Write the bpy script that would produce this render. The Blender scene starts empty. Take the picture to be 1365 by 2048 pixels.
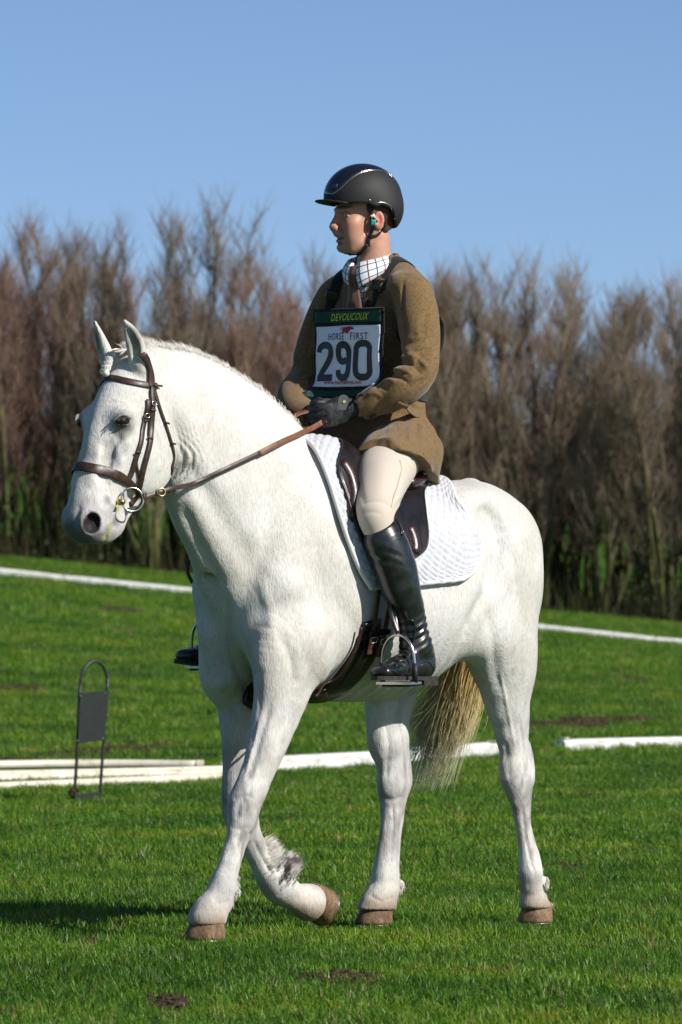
import bpy, bmesh, math, random
import numpy as np
from mathutils import Vector, Matrix
from mathutils.bvhtree import BVHTree
random.seed(7); rng = np.random.default_rng(7)
R = math.radians
scene = bpy.context.scene
col = scene.collection

# ------------------------------------------------------------ camera, light
FPX, DIST, HZ, CAMH, CX = 13860.0, 22.0, 1180.0, 1.09, 682.5   # full-size pixels (1365 x 2048)
cam_d = bpy.data.cameras.new('camera'); cam = bpy.data.objects.new('camera', cam_d); col.objects.link(cam)
scene.camera = cam
cam.location = (0, -DIST, CAMH); cam.rotation_euler = (R(90), 0, 0)
cam_d.sensor_fit = 'VERTICAL'; cam_d.sensor_height = 36.0
cam_d.lens = 36.0 * FPX / 2048.0
cam_d.shift_y = (HZ - 1024.0) / 2048.0
cam_d.clip_end = 3000; cam_d.clip_start = 0.5
cam_d.dof.use_dof = True; cam_d.dof.focus_distance = DIST - 0.1
cam_d.dof.aperture_fstop = cam_d.lens / 19.0
scene.render.resolution_x = 682; scene.render.resolution_y = 1024

SUN_EL, SUN_H = R(34), Vector((0.82, -0.572))          # direction towards the sun (horizontal)
world = bpy.data.worlds.new('World'); scene.world = world; world.use_nodes = True
wn = world.node_tree; wn.nodes.clear()
sky = wn.nodes.new('ShaderNodeTexSky'); sky.sky_type = 'NISHITA'; sky.sun_disc = False
sky.sun_elevation = SUN_EL
sky.sun_rotation = math.atan2(SUN_H.x, SUN_H.y)
sky.altitude = 0; sky.air_density = 0.42; sky.dust_density = 0.4; sky.ozone_density = 3.6
bg = wn.nodes.new('ShaderNodeBackground'); bg.inputs['Strength'].default_value = 0.098
wo = wn.nodes.new('ShaderNodeOutputWorld')
wn.links.new(sky.outputs[0], bg.inputs['Color']); wn.links.new(bg.outputs[0], wo.inputs['Surface'])
sun_d = bpy.data.lights.new('sun', 'SUN'); sun = bpy.data.objects.new('sun', sun_d); col.objects.link(sun)
sun_d.energy = 4.9; sun_d.angle = R(0.5); sun_d.color = (1.0, 0.955, 0.88)
sdir = Vector((SUN_H.x * math.cos(SUN_EL), SUN_H.y * math.cos(SUN_EL), math.sin(SUN_EL)))
sun.rotation_euler = sdir.to_track_quat('Z', 'Y').to_euler(); sun.location = sdir * 30
vs = scene.view_settings
vs.view_transform = 'Standard'; vs.look = 'None'; vs.gamma = 1; vs.exposure = 0.24
try: vs.use_curve_mapping = False
except Exception: pass
scene.cycles.max_bounces = 6
scene.cycles.diffuse_bounces = 3
scene.cycles.transparent_max_bounces = 12

# ------------------------------------------------------------ frame of the horse and its rider
HA = R(47.0); HC, HS = math.cos(HA), math.sin(HA); OX, OY = 0.01, 0.0
HROT = R(180 + 47.0)
def to_world(p): return Vector((OX - HC*p[0] + HS*p[1], OY - HS*p[0] - HC*p[1], p[2]))
def lwz(px, py, w):
    """point of the plane at lateral offset w seen at photo position px, py (full size) -> (l, w, z)"""
    k = (px - CX) / FPX
    l = (OX + HS*w - k*(DIST + OY - HC*w)) / (HC - k*HS)
    Y = OY - HS*l - HC*w
    return (l, w, CAMH - (py - HZ)/FPX*(DIST + Y))
CAML = ( -(0-OX)*HC - (-DIST-OY)*HS, (0-OX)*HS - (-DIST-OY)*HC, CAMH )   # camera in the local frame
def ray(px, py):
    a = Vector(CAML); b = Vector(lwz(px, py, 0.0)); return a, (b - a).normalized()
def cp(px, py, half, w, q=0.8):
    """leg station: centre at a pixel, half width in pixels, lateral offset w; q = lateral/fore-aft radius"""
    l, w, z = lwz(px, py, w)
    Y = OY - HS*l - HC*w
    hm = half * (DIST + Y) / FPX
    rb = hm / math.sqrt(HC*HC + (q*HS)**2)
    return (l, w, z, q*rb, rb)

# ------------------------------------------------------------ implicit surfaces
def crom(pts, n):
    P = np.array(pts, float); m = len(P)
    d = np.linalg.norm(P[1:, :3]-P[:-1, :3], axis=1); d = np.maximum(np.sqrt(d), 1e-4)
    t = np.concatenate([[0], np.cumsum(d)]); ts = np.linspace(0, t[-1], n); out = []
    Q = np.vstack([2*P[0]-P[1], P, 2*P[-1]-P[-2]]); T = np.concatenate([[t[0]-d[0]], t, [t[-1]+d[-1]]])
    for x in ts:
        i = min(max(int(np.searchsorted(t, x, side='right'))-1, 0), m-2)
        p0, p1, p2, p3 = Q[i:i+4]; t0, t1, t2, t3 = T[i:i+4]
        a1 = (t1-x)/(t1-t0)*p0+(x-t0)/(t1-t0)*p1; a2 = (t2-x)/(t2-t1)*p1+(x-t1)/(t2-t1)*p2
        a3 = (t3-x)/(t3-t2)*p2+(x-t2)/(t3-t2)*p3
        b1 = (t2-x)/(t2-t0)*a1+(x-t0)/(t2-t0)*a2; b2 = (t3-x)/(t3-t1)*a2+(x-t1)/(t3-t1)*a3
        out.append((t2-x)/(t2-t1)*b1+(x-t1)/(t2-t1)*b2)
    return np.array(out)

def unit(v): v = np.array(v, float); return v / (np.linalg.norm(v) + 1e-12)

class Field:
    def __init__(s, lo, hi, h):
        s.lo = np.array(lo, float); s.h = h
        s.n = np.ceil((np.array(hi)-s.lo)/h).astype(int) + 1
        s.ax = [(s.lo[i] + h*np.arange(s.n[i])).astype(np.float32) for i in range(3)]
        s.a = np.full(s.n, 1.0, np.float32)
    def sub(s, lo, hi):
        i0 = np.clip(np.floor((np.array(lo)-s.lo)/s.h).astype(int), 0, s.n-1)
        i1 = np.clip(np.ceil((np.array(hi)-s.lo)/s.h).astype(int)+1, 1, s.n)
        if np.any(i1 <= i0): return None
        return tuple(slice(a, b) for a, b in zip(i0, i1))
    def xyz(s, sl):
        return (s.ax[0][sl[0]][:, None, None], s.ax[1][sl[1]][None, :, None], s.ax[2][sl[2]][None, None, :])
    def merge(s, sl, d, k, op):
        a = s.a[sl]
        if op == 'sub': d = -d
        k = max(k, 1e-5)
        hh = np.maximum(k-np.abs(a-d), 0)/k
        if op == 'add': s.a[sl] = np.minimum(a, d) - hh*hh*(k*0.25)
        else: s.a[sl] = np.maximum(a, d) + hh*hh*(k*0.25)
    @staticmethod
    def _ell(X, c, r, B):
        q = [X[0]-c[0], X[1]-c[1], X[2]-c[2]]
        k0 = 0; k1 = 0
        for i in range(3):
            if B is None: e = q[i]
            else: e = q[0]*B[i][0]+q[1]*B[i][1]+q[2]*B[i][2]
            e = e/np.float32(r[i]); k0 = k0+e*e; k1 = k1+e*e/np.float32(r[i]**2)
        k0 = np.sqrt(k0); k1 = np.sqrt(k1)+1e-6
        return (k0*(k0-1)/k1).astype(np.float32)
    def ell(s, c, r, k=0.03, op='add', t=None, v=None):
        """ellipsoid; r = (lateral u, v, along t) when t/v given, else axis radii"""
        B = None
        if t is not None:
            t = unit(t); v = np.array(v if v is not None else (0, 0, 1.)); v = unit(v - t*np.dot(t, v)); u = np.cross(v, t)
            B = [u, v, t]
        m = max(r) + max(k, 0.012)
        sl = s.sub(np.array(c)-m, np.array(c)+m)
        if sl is None: return
        s.merge(sl, s._ell(s.xyz(sl), c, r, B), k, op)
    def tube(s, st, k=0.03, op='add', side=(0, 1, 0), n=None):
        """st rows: x,y,z,ra(along side),rb(other)"""
        st = np.array(st, float)
        if st.shape[1] == 4: st = np.hstack([st, st[:, 3:4]])
        L = np.sum(np.linalg.norm(st[1:, :3]-st[:-1, :3], axis=1))
        n = max(n or 3, int(L/0.014)+2*len(st))
        P = crom(st, n) if len(st) > 2 else np.array([st[0]+(st[1]-st[0])*t for t in np.linspace(0, 1, n)])
        P[:, 3:] = np.maximum(P[:, 3:], 0.002)
        rm = P[:, 3:].max() + max(k, 0.012)
        S = s.sub(P[:, :3].min(0)-rm, P[:, :3].max(0)+rm)
        if S is None: return
        tmp = np.full([a.stop-a.start for a in S], 1.0, np.float32)
        side = unit(side)
        for p, q in zip(P[:-1], P[1:]):
            r = max(p[3:].max(), q[3:].max()) + max(k, 0.012)
            sl = s.sub(np.minimum(p[:3], q[:3])-r, np.maximum(p[:3], q[:3])+r)
            if sl is None: continue
            X = s.xyz(sl); d = q[:3]-p[:3]; Ld = np.linalg.norm(d)+1e-9; t = d/Ld
            v = np.cross(t, side if abs(np.dot(t, side)) < .97 else np.array([side[2], side[0], side[1]])+.01); v = unit(v); u = np.cross(v, t)
            o = [X[i]-np.float32(p[i]) for i in range(3)]
            al = o[0]*t[0]+o[1]*t[1]+o[2]*t[2]
            tt = np.clip(al/Ld, 0, 1); ex = al-tt*Ld
            du = o[0]*u[0]+o[1]*u[1]+o[2]*u[2]; dv = o[0]*v[0]+o[1]*v[1]+o[2]*v[2]
            A = p[3]+(q[3]-p[3])*tt; Bv = p[4]+(q[4]-p[4])*tt; M = np.minimum(A, Bv)
            e1 = du/A; e2 = dv/Bv; e3 = ex/M
            k0 = e1*e1+e2*e2+e3*e3; k1 = np.sqrt((e1/A)**2+(e2/Bv)**2+(e3/M)**2)+1e-6
            k0 = np.sqrt(k0); D = (k0*(k0-1)/k1).astype(np.float32)
            ls = tuple(slice(a.start-b.start, a.stop-b.start) for a, b in zip(sl, S))
            tmp[ls] = np.minimum(tmp[ls], D)
        s.merge(S, tmp, k, op)
    def loft(s, st, k=0.03, ct=0.08, n=24, op='add'):
        """st rows: top(x,z), bottom(x,z), half width, y offset -> smooth row of ellipsoids"""
        P = crom([(a[0], 0.5*(a[1]+a[3]), 0.5*(a[0]+a[2])) + tuple(a) for a in st], n)[:, 3:]
        c = np.stack([0.5*(P[:, 0]+P[:, 2]), P[:, 5], 0.5*(P[:, 1]+P[:, 3])], 1)
        rm = max(np.hypot(P[:, 0]-P[:, 2], P[:, 1]-P[:, 3]).max()*0.5, ct)+k+0.02
        S = s.sub(c.min(0)-rm, c.max(0)+rm)
        tmp = np.full([a.stop-a.start for a in S], 1.0, np.float32)
        for i in range(n):
            v = np.array([P[i, 0]-P[i, 2], 0, P[i, 1]-P[i, 3]]); rb = np.linalg.norm(v)*0.5; v = unit(v)
            u = np.array([0, 1., 0]); t = np.cross(u, v)
            r = max(rb, ct, P[i, 4])+k+0.012
            sl = s.sub(c[i]-r, c[i]+r)
            D = s._ell(s.xyz(sl), c[i], (P[i, 4], rb, ct), [u, v, t])
            ls = tuple(slice(a.start-b.start, a.stop-b.start) for a, b in zip(sl, S))
            a = tmp[ls]; kk = 0.012; hh = np.maximum(kk-np.abs(a-D), 0)/kk
            tmp[ls] = np.minimum(a, D)-hh*hh*kk*0.25
        s.merge(S, tmp, k, op)
    def plane(s, p, nrm, k=0.004, lo=None, hi=None):
        """cut away everything on the side nrm points to"""
        sl = s.sub(lo if lo is not None else s.lo, hi if hi is not None else s.lo+s.h*s.n)
        X = s.xyz(sl); nrm = unit(nrm)
        d = (X[0]-p[0])*nrm[0]+(X[1]-p[1])*nrm[1]+(X[2]-p[2])*nrm[2]
        d = np.broadcast_to(d, s.a[sl].shape).astype(np.float32)
        s.merge(sl, d, k, 'cut')
    def warp(s, c, rad, fn):
        """add fn(x,y,z) inside a soft ball"""
        rad = np.array([rad]*3 if np.isscalar(rad) else rad, float)
        sl = s.sub(np.array(c)-rad, np.array(c)+rad); X = s.xyz(sl)
        q = ((X[0]-c[0])/rad[0])**2+((X[1]-c[1])/rad[1])**2+((X[2]-c[2])/rad[2])**2
        w = np.clip(1-q, 0, 1); w = w*w
        s.a[sl] += (w*fn(*X)).astype(np.float32)
    def mesh(s, smooth=2):
        f = s.a; ins = f < 0
        c = np.zeros([n-1 for n in f.shape], np.uint8)
        sh = [(i, j, k) for i in (0, 1) for j in (0, 1) for k in (0, 1)]
        def cut(a, o): return a[o[0]:a.shape[0]-1+o[0], o[1]:a.shape[1]-1+o[1], o[2]:a.shape[2]-1+o[2]]
        for o in sh: c += cut(ins, o)
        act = np.argwhere((c > 0) & (c < 8))
        idm = np.full(c.shape, -1, np.int32); idm[act[:, 0], act[:, 1], act[:, 2]] = np.arange(len(act))
        val = {o: f[act[:, 0]+o[0], act[:, 1]+o[1], act[:, 2]+o[2]] for o in sh}
        acc = np.zeros((len(act), 3)); cnt = np.zeros(len(act))
        for o in sh:
            for ax in range(3):
                if o[ax]: continue
                e = list(o); e[ax] = 1; e = tuple(e)
                a, b = val[o], val[e]; m = (a < 0) != (b < 0)
                t = np.where(m, a/(a-b+1e-12), 0)
                p = np.array(o, float)[None].repeat(len(act), 0); p[:, ax] += t
                acc[m] += p[m]; cnt[m] += 1
        V = s.lo + s.h*(act + acc/np.maximum(cnt, 1)[:, None])
        F = []
        for ax in range(3):
            b1, b2 = [(1, 2), (2, 0), (0, 1)][ax]
            A = np.moveaxis(ins, ax, 0); mm = A[:-1] != A[1:]
            mm = np.moveaxis(mm, 0, ax)
            sl = [slice(None)]*3; sl[b1] = slice(1, -1); sl[b2] = slice(1, -1)
            g = np.argwhere(mm[tuple(sl)])
            if not len(g): continue
            g[:, b1] += 1; g[:, b2] += 1
            def ix(d1, d2):
                q = g.copy(); q[:, b1] += d1; q[:, b2] += d2; return idm[q[:, 0], q[:, 1], q[:, 2]]
            quad = np.stack([ix(-1, -1), ix(0, -1), ix(0, 0), ix(-1, 0)], 1)
            flip = ~ins[g[:, 0], g[:, 1], g[:, 2]]
            quad[flip] = quad[flip][:, ::-1]
            F.append(quad)
        F = np.concatenate(F)
        E = np.concatenate([F[:, [0, 1]], F[:, [1, 2]], F[:, [2, 3]], F[:, [3, 0]]])
        for lam in [0.5, -0.52]*smooth:
            S = np.zeros_like(V); N = np.zeros(len(V))
            for i in range(3):
                S[:, i] = np.bincount(E[:, 0], V[E[:, 1], i], len(V)) + np.bincount(E[:, 1], V[E[:, 0], i], len(V))
            N = np.bincount(E[:, 0], minlength=len(V)) + np.bincount(E[:, 1], minlength=len(V))
            V = V + lam*(S/np.maximum(N, 1)[:, None]-V)
        return V, F

# ------------------------------------------------------------ objects
def mesh_data(name, V, F, smooth=True, mats=()):
    me = bpy.data.meshes.new(name)
    V = np.asarray(V, np.float32)
    if isinstance(F, np.ndarray):
        nf, k = F.shape
        me.vertices.add(len(V)); me.vertices.foreach_set('co', V.ravel())
        me.loops.add(nf*k); me.loops.foreach_set('vertex_index', F.astype(np.int32).ravel())
        me.polygons.add(nf); me.polygons.foreach_set('loop_start', np.arange(nf, dtype=np.int32)*k)
        me.update(calc_edges=True)
    else:
        me.from_pydata([tuple(map(float, v)) for v in V], [], F); me.update()
    if smooth: me.polygons.foreach_set('use_smooth', [True]*len(me.polygons))
    for m in mats: me.materials.append(m)
    return me
def empty(name, loc, rz, label, cat, group=None):
    o = bpy.data.objects.new(name, None); o.empty_display_size = 0.1; col.objects.link(o)
    o.location = loc; o.rotation_euler = (0, 0, rz); o['label'] = label; o['category'] = cat
    if group: o['group'] = group
    return o
def obj(name, me, parent=None, mat=None, off=None):
    o = bpy.data.objects.new(name, me); col.objects.link(o)
    if mat is not None and not me.materials: me.materials.append(mat)
    if parent is not None: o.parent = parent
    return o
def tag(o, label=None, cat=None, group=None, kind=None):
    for k, v in (('label', label), ('category', cat), ('group', group), ('kind', kind)):
        if v: o[k] = v
    return o
class Local:
    """a thing built in the horse's frame: an Empty at a local base point; parts are given in frame coordinates"""
    def __init__(s, name, base, label, cat, group=None):
        s.base = np.array(base, float)
        s.e = empty(name, to_world(base), HROT, label, cat, group)
    def part(s, name, V, F, mat, smooth=True, parent=None, colors=None):
        V = np.asarray(V, float) - s.base
        me = mesh_data(name, V, F, smooth, [mat])
        if colors is not None:
            at = me.color_attributes.new('tint', 'FLOAT_COLOR', 'POINT')
            at.data.foreach_set('color', np.asarray(colors, np.float32).ravel())
        return obj(name, me, parent or s.e)

# ------------------------------------------------------------ materials
def mat(name, color=(0.5, 0.5, 0.5), rough=0.6, spec=0.4, build=None, metal=0.0, coat=0.0, sub=0.0, sheen=0.0):
    m = bpy.data.materials.new(name); m.use_nodes = True; nt = m.node_tree
    b = nt.nodes['Principled BSDF']
    b.inputs['Base Color'].default_value = (*color, 1); b.inputs['Roughness'].default_value = rough
    b.inputs['Specular IOR Level'].default_value = spec; b.inputs['Metallic'].default_value = metal
    b.inputs['Coat Weight'].default_value = coat; b.inputs['Coat Roughness'].default_value = 0.15
    b.inputs['Sheen Weight'].default_value = sheen
    if sub: b.inputs['Subsurface Weight'].default_value = sub; b.inputs['Subsurface Scale'].default_value = 0.01
    if build: build(nt, b)
    return m
def N(nt, t, **kw):
    n = nt.nodes.new('ShaderNode'+t)
    for k, v in kw.items():
        if k.startswith('in_'):
            key = k[3:]; key = int(key) if key.isdigit() else key.replace('_', ' ')
            n.inputs[key].default_value = v
        else: setattr(n, k, v)
    return n
def noise(nt, scale, detail=4, rough=0.6, coord='Object', stretch=None, dist=0.0):
    tc = N(nt, 'TexCoord'); n = N(nt, 'TexNoise'); n.inputs['Scale'].default_value = scale
    n.inputs['Detail'].default_value = detail; n.inputs['Roughness'].default_value = rough; n.inputs['Distortion'].default_value = dist
    if stretch:
        mp = N(nt, 'Mapping'); mp.inputs['Scale'].default_value = stretch
        nt.links.new(tc.outputs[coord], mp.inputs[0]); nt.links.new(mp.outputs[0], n.inputs[0])
    else: nt.links.new(tc.outputs[coord], n.inputs[0])
    return n
def ramp(nt, src, stops):
    r = N(nt, 'ValToRGB'); cr = r.color_ramp
    while len(cr.elements) < len(stops): cr.elements.new(0.5)
    for e, (p, c) in zip(cr.elements, stops):
        e.position = p; e.color = (*c, 1) if len(c) == 3 else c
    nt.links.new(src, r.inputs[0]); return r
def mix(nt, a, b, fac, mode='MIX'):
    m = N(nt, 'Mix', data_type='RGBA', blend_type=mode)
    for s_, i in ((fac, 0), (a, 6), (b, 7)):
        if hasattr(s_, 'links'): nt.links.new(s_, m.inputs[i])
        else: m.inputs[i].default_value = s_ if i == 0 else (*s_, 1)
    return m.outputs[2]
def bump(nt, b, h, strength=0.3, dist=0.01, prev=None):
    n = N(nt, 'Bump'); n.inputs['Strength'].default_value = strength; n.inputs['Distance'].default_value = dist
    nt.links.new(h, n.inputs['Height'])
    if prev is not None: nt.links.new(prev, n.inputs['Normal'])
    nt.links.new(n.outputs[0], b.inputs['Normal']); return n.outputs[0]

def tubemesh(P, r, n=8, cap=True, closed=False):
    P = np.array(P, float); m = len(P); r = np.array([r]*m if np.isscalar(r) else r, float)
    T = np.gradient(P, axis=0) if not closed else np.roll(P, -1, 0)-np.roll(P, 1, 0)
    T /= np.linalg.norm(T, axis=1)[:, None]+1e-12
    ref = np.array([0, 0, 1.]) if abs(T[0][2]) < .9 else np.array([1., 0, 0])
    U = np.cross(T[0], ref); U = unit(U); V = []
    for i in range(m):
        U = unit(U-T[i]*np.dot(U, T[i])); W = np.cross(T[i], U)
        for k in range(n):
            a = 2*math.pi*k/n; V.append(P[i]+r[i]*(math.cos(a)*U+math.sin(a)*W))
    F = []
    for i in range(m if closed else m-1):
        for k in range(n):
            a = i*n+k; b = i*n+(k+1) % n; j = ((i+1) % m)*n
            F.append((a, b, j+(k+1) % n, j+k))
    if cap and not closed:
        F.append(tuple(range(n))[::-1]); F.append(tuple(range((m-1)*n, m*n)))
    return np.array(V), F

def vnormals(V, F):
    fn = np.cross(V[F[:, 2]]-V[F[:, 0]], V[F[:, 3]]-V[F[:, 1]]); out = np.zeros_like(V)
    for k in range(4):
        for i in range(3): out[:, i] += np.bincount(F[:, k], fn[:, i], len(V))
    return out/(np.linalg.norm(out, axis=1)[:, None]+1e-12)
def surf_(bv, px, py):
    o, d = ray(px, py); h = bv.ray_cast(o, d)
    if h[0] is None:
        best = None
        for t in np.linspace(DIST-1.4, DIST+1.4, 60):
            q = bv.find_nearest(o+d*float(t))
            if best is None or q[3] < best[3]: best = q
        h = best
    return np.array(h[0]), np.array(h[1])
def relief(V, F, lines):
    """raise ridges and press creases along lines drawn on the near surface: (points, width, height)"""
    bv = BVHTree.FromPolygons([Vector(v) for v in V], [tuple(q) for q in F]); Nn = vnormals(V, F); D = np.zeros(len(V))
    for pts, w, h in lines:
        K = [surf_(bv, *q)[0] if len(q) == 2 else np.array(q, float) for q in pts]
        P = crom(np.array(K), 50) if len(K) > 2 else np.array([K[0]+(K[1]-K[0])*t for t in np.linspace(0, 1, 50)])
        m = np.all((V > P.min(0)-2.6*w) & (V < P.max(0)+2.6*w), axis=1); idx = np.nonzero(m)[0]
        if not len(idx): continue
        d2 = ((V[idx][:, None, :]-P[None])**2).sum(2); j = d2.argmin(1); d2 = d2[np.arange(len(idx)), j]
        D[idx] += h*np.exp(-d2/w**2)*np.clip(np.sin(math.pi*(j+.5)/50)*2.2, 0, 1)
    return V+Nn*D[:, None]
# ------------------------------------------------------------ ground, field, far hill
def sstep(a, b, x): t = np.clip((x-a)/(b-a), 0, 1); return t*t*(3-2*t)
def ground_z(x, y):
    x = np.asarray(x, float); d = np.asarray(y, float)+DIST
    xc = 22*np.tanh(x/22)
    z = sstep(44, 100, d)*(.787-.106*xc)
    z = z+sstep(98, 136, d)*(.273+.004*xc)
    z = z+sstep(145, 190, d)*(-.9+.102*xc)+sstep(185, 330, d)*(7.6)+sstep(330, 600, d)*4
    z = z+.006*np.sin(x*1.3+y*.7)*np.sin(y*.9-x*.4)*sstep(2, 6, np.hypot(x, y))
    z = z+.03*np.sin(x*.35)*np.sin(y*.21)*sstep(30, 60, d)*(1-sstep(90, 100, d))
    return z
def grass_ground(nt, b):
    tc = N(nt, 'TexCoord')
    a = noise(nt, .35, 4, .6); c = noise(nt, 2.6, 4, .65); f = noise(nt, 24, 4, .7); g = noise(nt, 160, 3, .7)
    base = ramp(nt, a.outputs[0], [(.3, (.045, .115, .011)), (.55, (.070, .160, .016)), (.75, (.105, .185, .026))])
    m = mix(nt, base.outputs[0], ramp(nt, c.outputs[0], [(.35, (.62, .66, .6)), (.6, (1.05, 1.05, 1))]).outputs[0], .9, 'MULTIPLY')
    m = mix(nt, m, ramp(nt, f.outputs[0], [(.3, (.50, .50, .45)), (.6, (1.15, 1.12, 1.1))]).outputs[0], .9, 'MULTIPLY')
    m = mix(nt, m, ramp(nt, g.outputs[0], [(.3, (.45, .42, .4)), (.65, (1.3, 1.3, 1.2))]).outputs[0], .8, 'MULTIPLY')
    nt.links.new(m, b.inputs['Base Color']); bump(nt, b, f.outputs[0], .7, .05)
M6 = {}
M6['ground'] = mat('grass_field', rough=.95, spec=.1, build=grass_ground)
ys = np.concatenate([np.linspace(-60, 24, 100), np.linspace(24.5, 180, 160), np.linspace(183, 640, 70)[1:]])
xs = np.concatenate([-np.geomspace(260, 12, 24)[:-1], np.linspace(-12, 12, 97), np.geomspace(12, 260, 24)[1:]])
XX, YY = np.meshgrid(xs, ys); ZZ = ground_z(XX, YY); nx_, ny_ = len(xs), len(ys)
V = np.stack([XX.ravel(), YY.ravel(), ZZ.ravel()], 1)
I = np.arange(nx_*(ny_-1)).reshape(ny_-1, nx_)[:, :-1].ravel()
gr = obj('ground', mesh_data('ground', V, np.stack([I, I+1, I+nx_+1, I+nx_], 1), True, [M6['ground']])); tag(gr, kind='structure')

# bare soil patches (world x, y, rx, ry)
def gpx(px, py):
    """ground point seen at a photo position (near, flat part of the field)"""
    d = CAMH*FPX/(py-HZ)
    for _ in range(12):
        x = (px-CX)/FPX*d; z = float(ground_z(x, d-DIST)); d = (CAMH-z)*FPX/(py-HZ)
    return (px-CX)/FPX*d, d-DIST
patches = []
for px, py, rx, ry in ((665, 1958, .13, .40), (725, 1964, .09, .35), (335, 2010, .10, .40), (160, 1892, .13, .40), (255, 1500, .30, .9), (150, 1512, .30, 1.0), (30, 1525, .25, .6), (340, 1490, .18, .5),
                       (1170, 1445, .22, 1.6), (1245, 1442, .25, 1.0), (1310, 1438, .22, .8), (1090, 1452, .18, .8), (390, 1760, .09, .3), (1130, 1735, .12, .4), (560, 1790, .08, .3), (640, 1480, .3, .5), (120, 1622, .06, .15), (940, 1990, .05, .12), (1230, 1895, .07, .12), (880, 1720, .06, .2), (1010, 1840, .05, .10), (820, 1905, .05, .08), (250, 1785, .08, .2), (1290, 1700, .08, .25), (700, 1650, .07, .25), (900, 1560, .15, .4), (1180, 1600, .12, .4), (300, 1640, .08, .2), (30, 1420, .3, .9), (240, 1360, .3, 1.2), (1250, 1360, .4, 1.5)):
    x, y = gpx(px, py); patches.append((x, y, rx, ry))
PT = np.array(patches)
def soil_mask(x, y):
    q = ((x[:, None]-PT[None, :, 0])/PT[None, :, 2])**2+((y[:, None]-PT[None, :, 1])/PT[None, :, 3])**2
    return np.clip(1.3-q, 0, 1).max(1)
def soil_build(nt, b):
    n = noise(nt, 30, 4, .7); nt.links.new(ramp(nt, n.outputs[0], [(.3, (.022, .015, .008)), (.6, (.060, .042, .022)), (.8, (.12, .088, .05))]).outputs[0], b.inputs['Base Color']); bump(nt, b, n.outputs[0], .6, .02)
M6['soil'] = mat('damp_brown_soil', rough=.9, spec=.2, build=soil_build)
ico = bmesh.new(); bmesh.ops.create_icosphere(ico, subdivisions=1, radius=1); IV = np.array([v.co[:] for v in ico.verts]); IF = np.array([[v.index for v in f_.verts] for f_ in ico.faces]); ico.free()
VV, FF, o = [], [], 0; sr = np.random.default_rng(4)
for (x, y, rx, ry) in patches:
    for _ in range(int(60+2600*rx*ry)):
        a = sr.uniform(0, 6.28); r_ = sr.random()**.6; px, py = x+rx*r_*math.cos(a), y+ry*r_*math.sin(a)
        s_ = sr.uniform(.006, .019)*(1.25-r_*.6)*(1+.8*(y > 12)); Rm = np.array([s_*sr.uniform(.7, 1.5), s_*sr.uniform(.7, 1.5), s_*sr.uniform(.35, .7)])
        v = IV*Rm*(1+.25*sr.normal(size=(len(IV), 1))); VV.append(v+np.array([px, py, float(ground_z(px, py))+Rm[2]*.3])); FF.append(IF+o); o += len(IV)
tag(obj('soil_clods', mesh_data('soil_clods', np.vstack(VV), np.concatenate(FF), False, [M6['soil']])), 'churned brown soil showing through worn grass', 'soil', kind='stuff')

# grass: blades in tufts, scattered with geometry nodes
def blade_build(nt, b):
    oi = N(nt, 'Attribute', attribute_name='tone', attribute_type='INSTANCER'); w = noise(nt, 1.4, 3, .6)
    gm = N(nt, 'NewGeometry'); wn2 = N(nt, 'TexNoise'); wn2.inputs['Scale'].default_value = .8; wn2.inputs['Detail'].default_value = 4; nt.links.new(gm.outputs['Position'], wn2.inputs[0])
    wn3 = N(nt, 'TexNoise'); wn3.inputs['Scale'].default_value = 60; wn3.inputs['Detail'].default_value = 1; nt.links.new(gm.outputs['Position'], wn3.inputs[0])
    c = ramp(nt, oi.outputs['Fac'], [(0, (.045, .130, .009)), (.45, (.095, .220, .014)), (.82, (.165, .285, .024)), (.93, (.18, .22, .04)), (.965, (.26, .21, .09)), (1, (.34, .27, .14))])
    m = mix(nt, c.outputs[0], ramp(nt, wn2.outputs[0], [(.30, (.42, .54, .50)), (.5, (1, 1, 1)), (.66, (1.6, 1.22, 1.0))]).outputs[0], 1, 'MULTIPLY')
    m = mix(nt, m, ramp(nt, wn3.outputs[0], [(.3, (.65, .7, .65)), (.6, (1.1, 1.1, 1.05))]).outputs[0], 1, 'MULTIPLY')
    nt.links.new(m, b.inputs['Base Color'])
    tr_ = N(nt, 'BsdfTranslucent'); nt.links.new(m, tr_.inputs[0]); mx = N(nt, 'MixShader'); mx.inputs[0].default_value = .28
    nt.links.new(b.outputs[0], mx.inputs[1]); nt.links.new(tr_.outputs[0], mx.inputs[2]); nt.links.new(mx.outputs[0], nt.nodes['Material Output'].inputs[0])
M6['blade'] = mat('grass_blade', rough=.45, spec=.35, build=blade_build)
def tuft(seed, n, R0, hmin, hmax, wd):
    r_ = random.Random(seed); V = []; F = []
    for _ in range(n):
        a = r_.uniform(0, 6.28); q = R0*r_.random()**.5; x, y = q*math.cos(a), q*math.sin(a); h = r_.uniform(hmin, hmax); b_ = r_.uniform(0, 6.28); ln = r_.uniform(.1, .9)*h; w_ = wd*r_.uniform(.7, 1.3)
        fx, fy = math.cos(b_), math.sin(b_); o = len(V)
        for t in (0, .4, .75):
            cx, cy, cz = x+fx*ln*t*t, y+fy*ln*t*t, h*(t-.25*t*t*ln/h); ww = w_*(1-.45*t)
            V += [(cx-fy*ww/2, cy+fx*ww/2, cz), (cx+fy*ww/2, cy-fx*ww/2, cz)]
        V.append((x+fx*ln, y+fy*ln, h*(1-.25*ln/h)))
        F += [(o, o+1, o+3, o+2), (o+2, o+3, o+5, o+4), (o+4, o+5, o+6)]
    me = mesh_data('grass_tuft', V, F, True, [M6['blade']]); return bpy.data.objects.new('grass_tuft', me)
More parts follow.
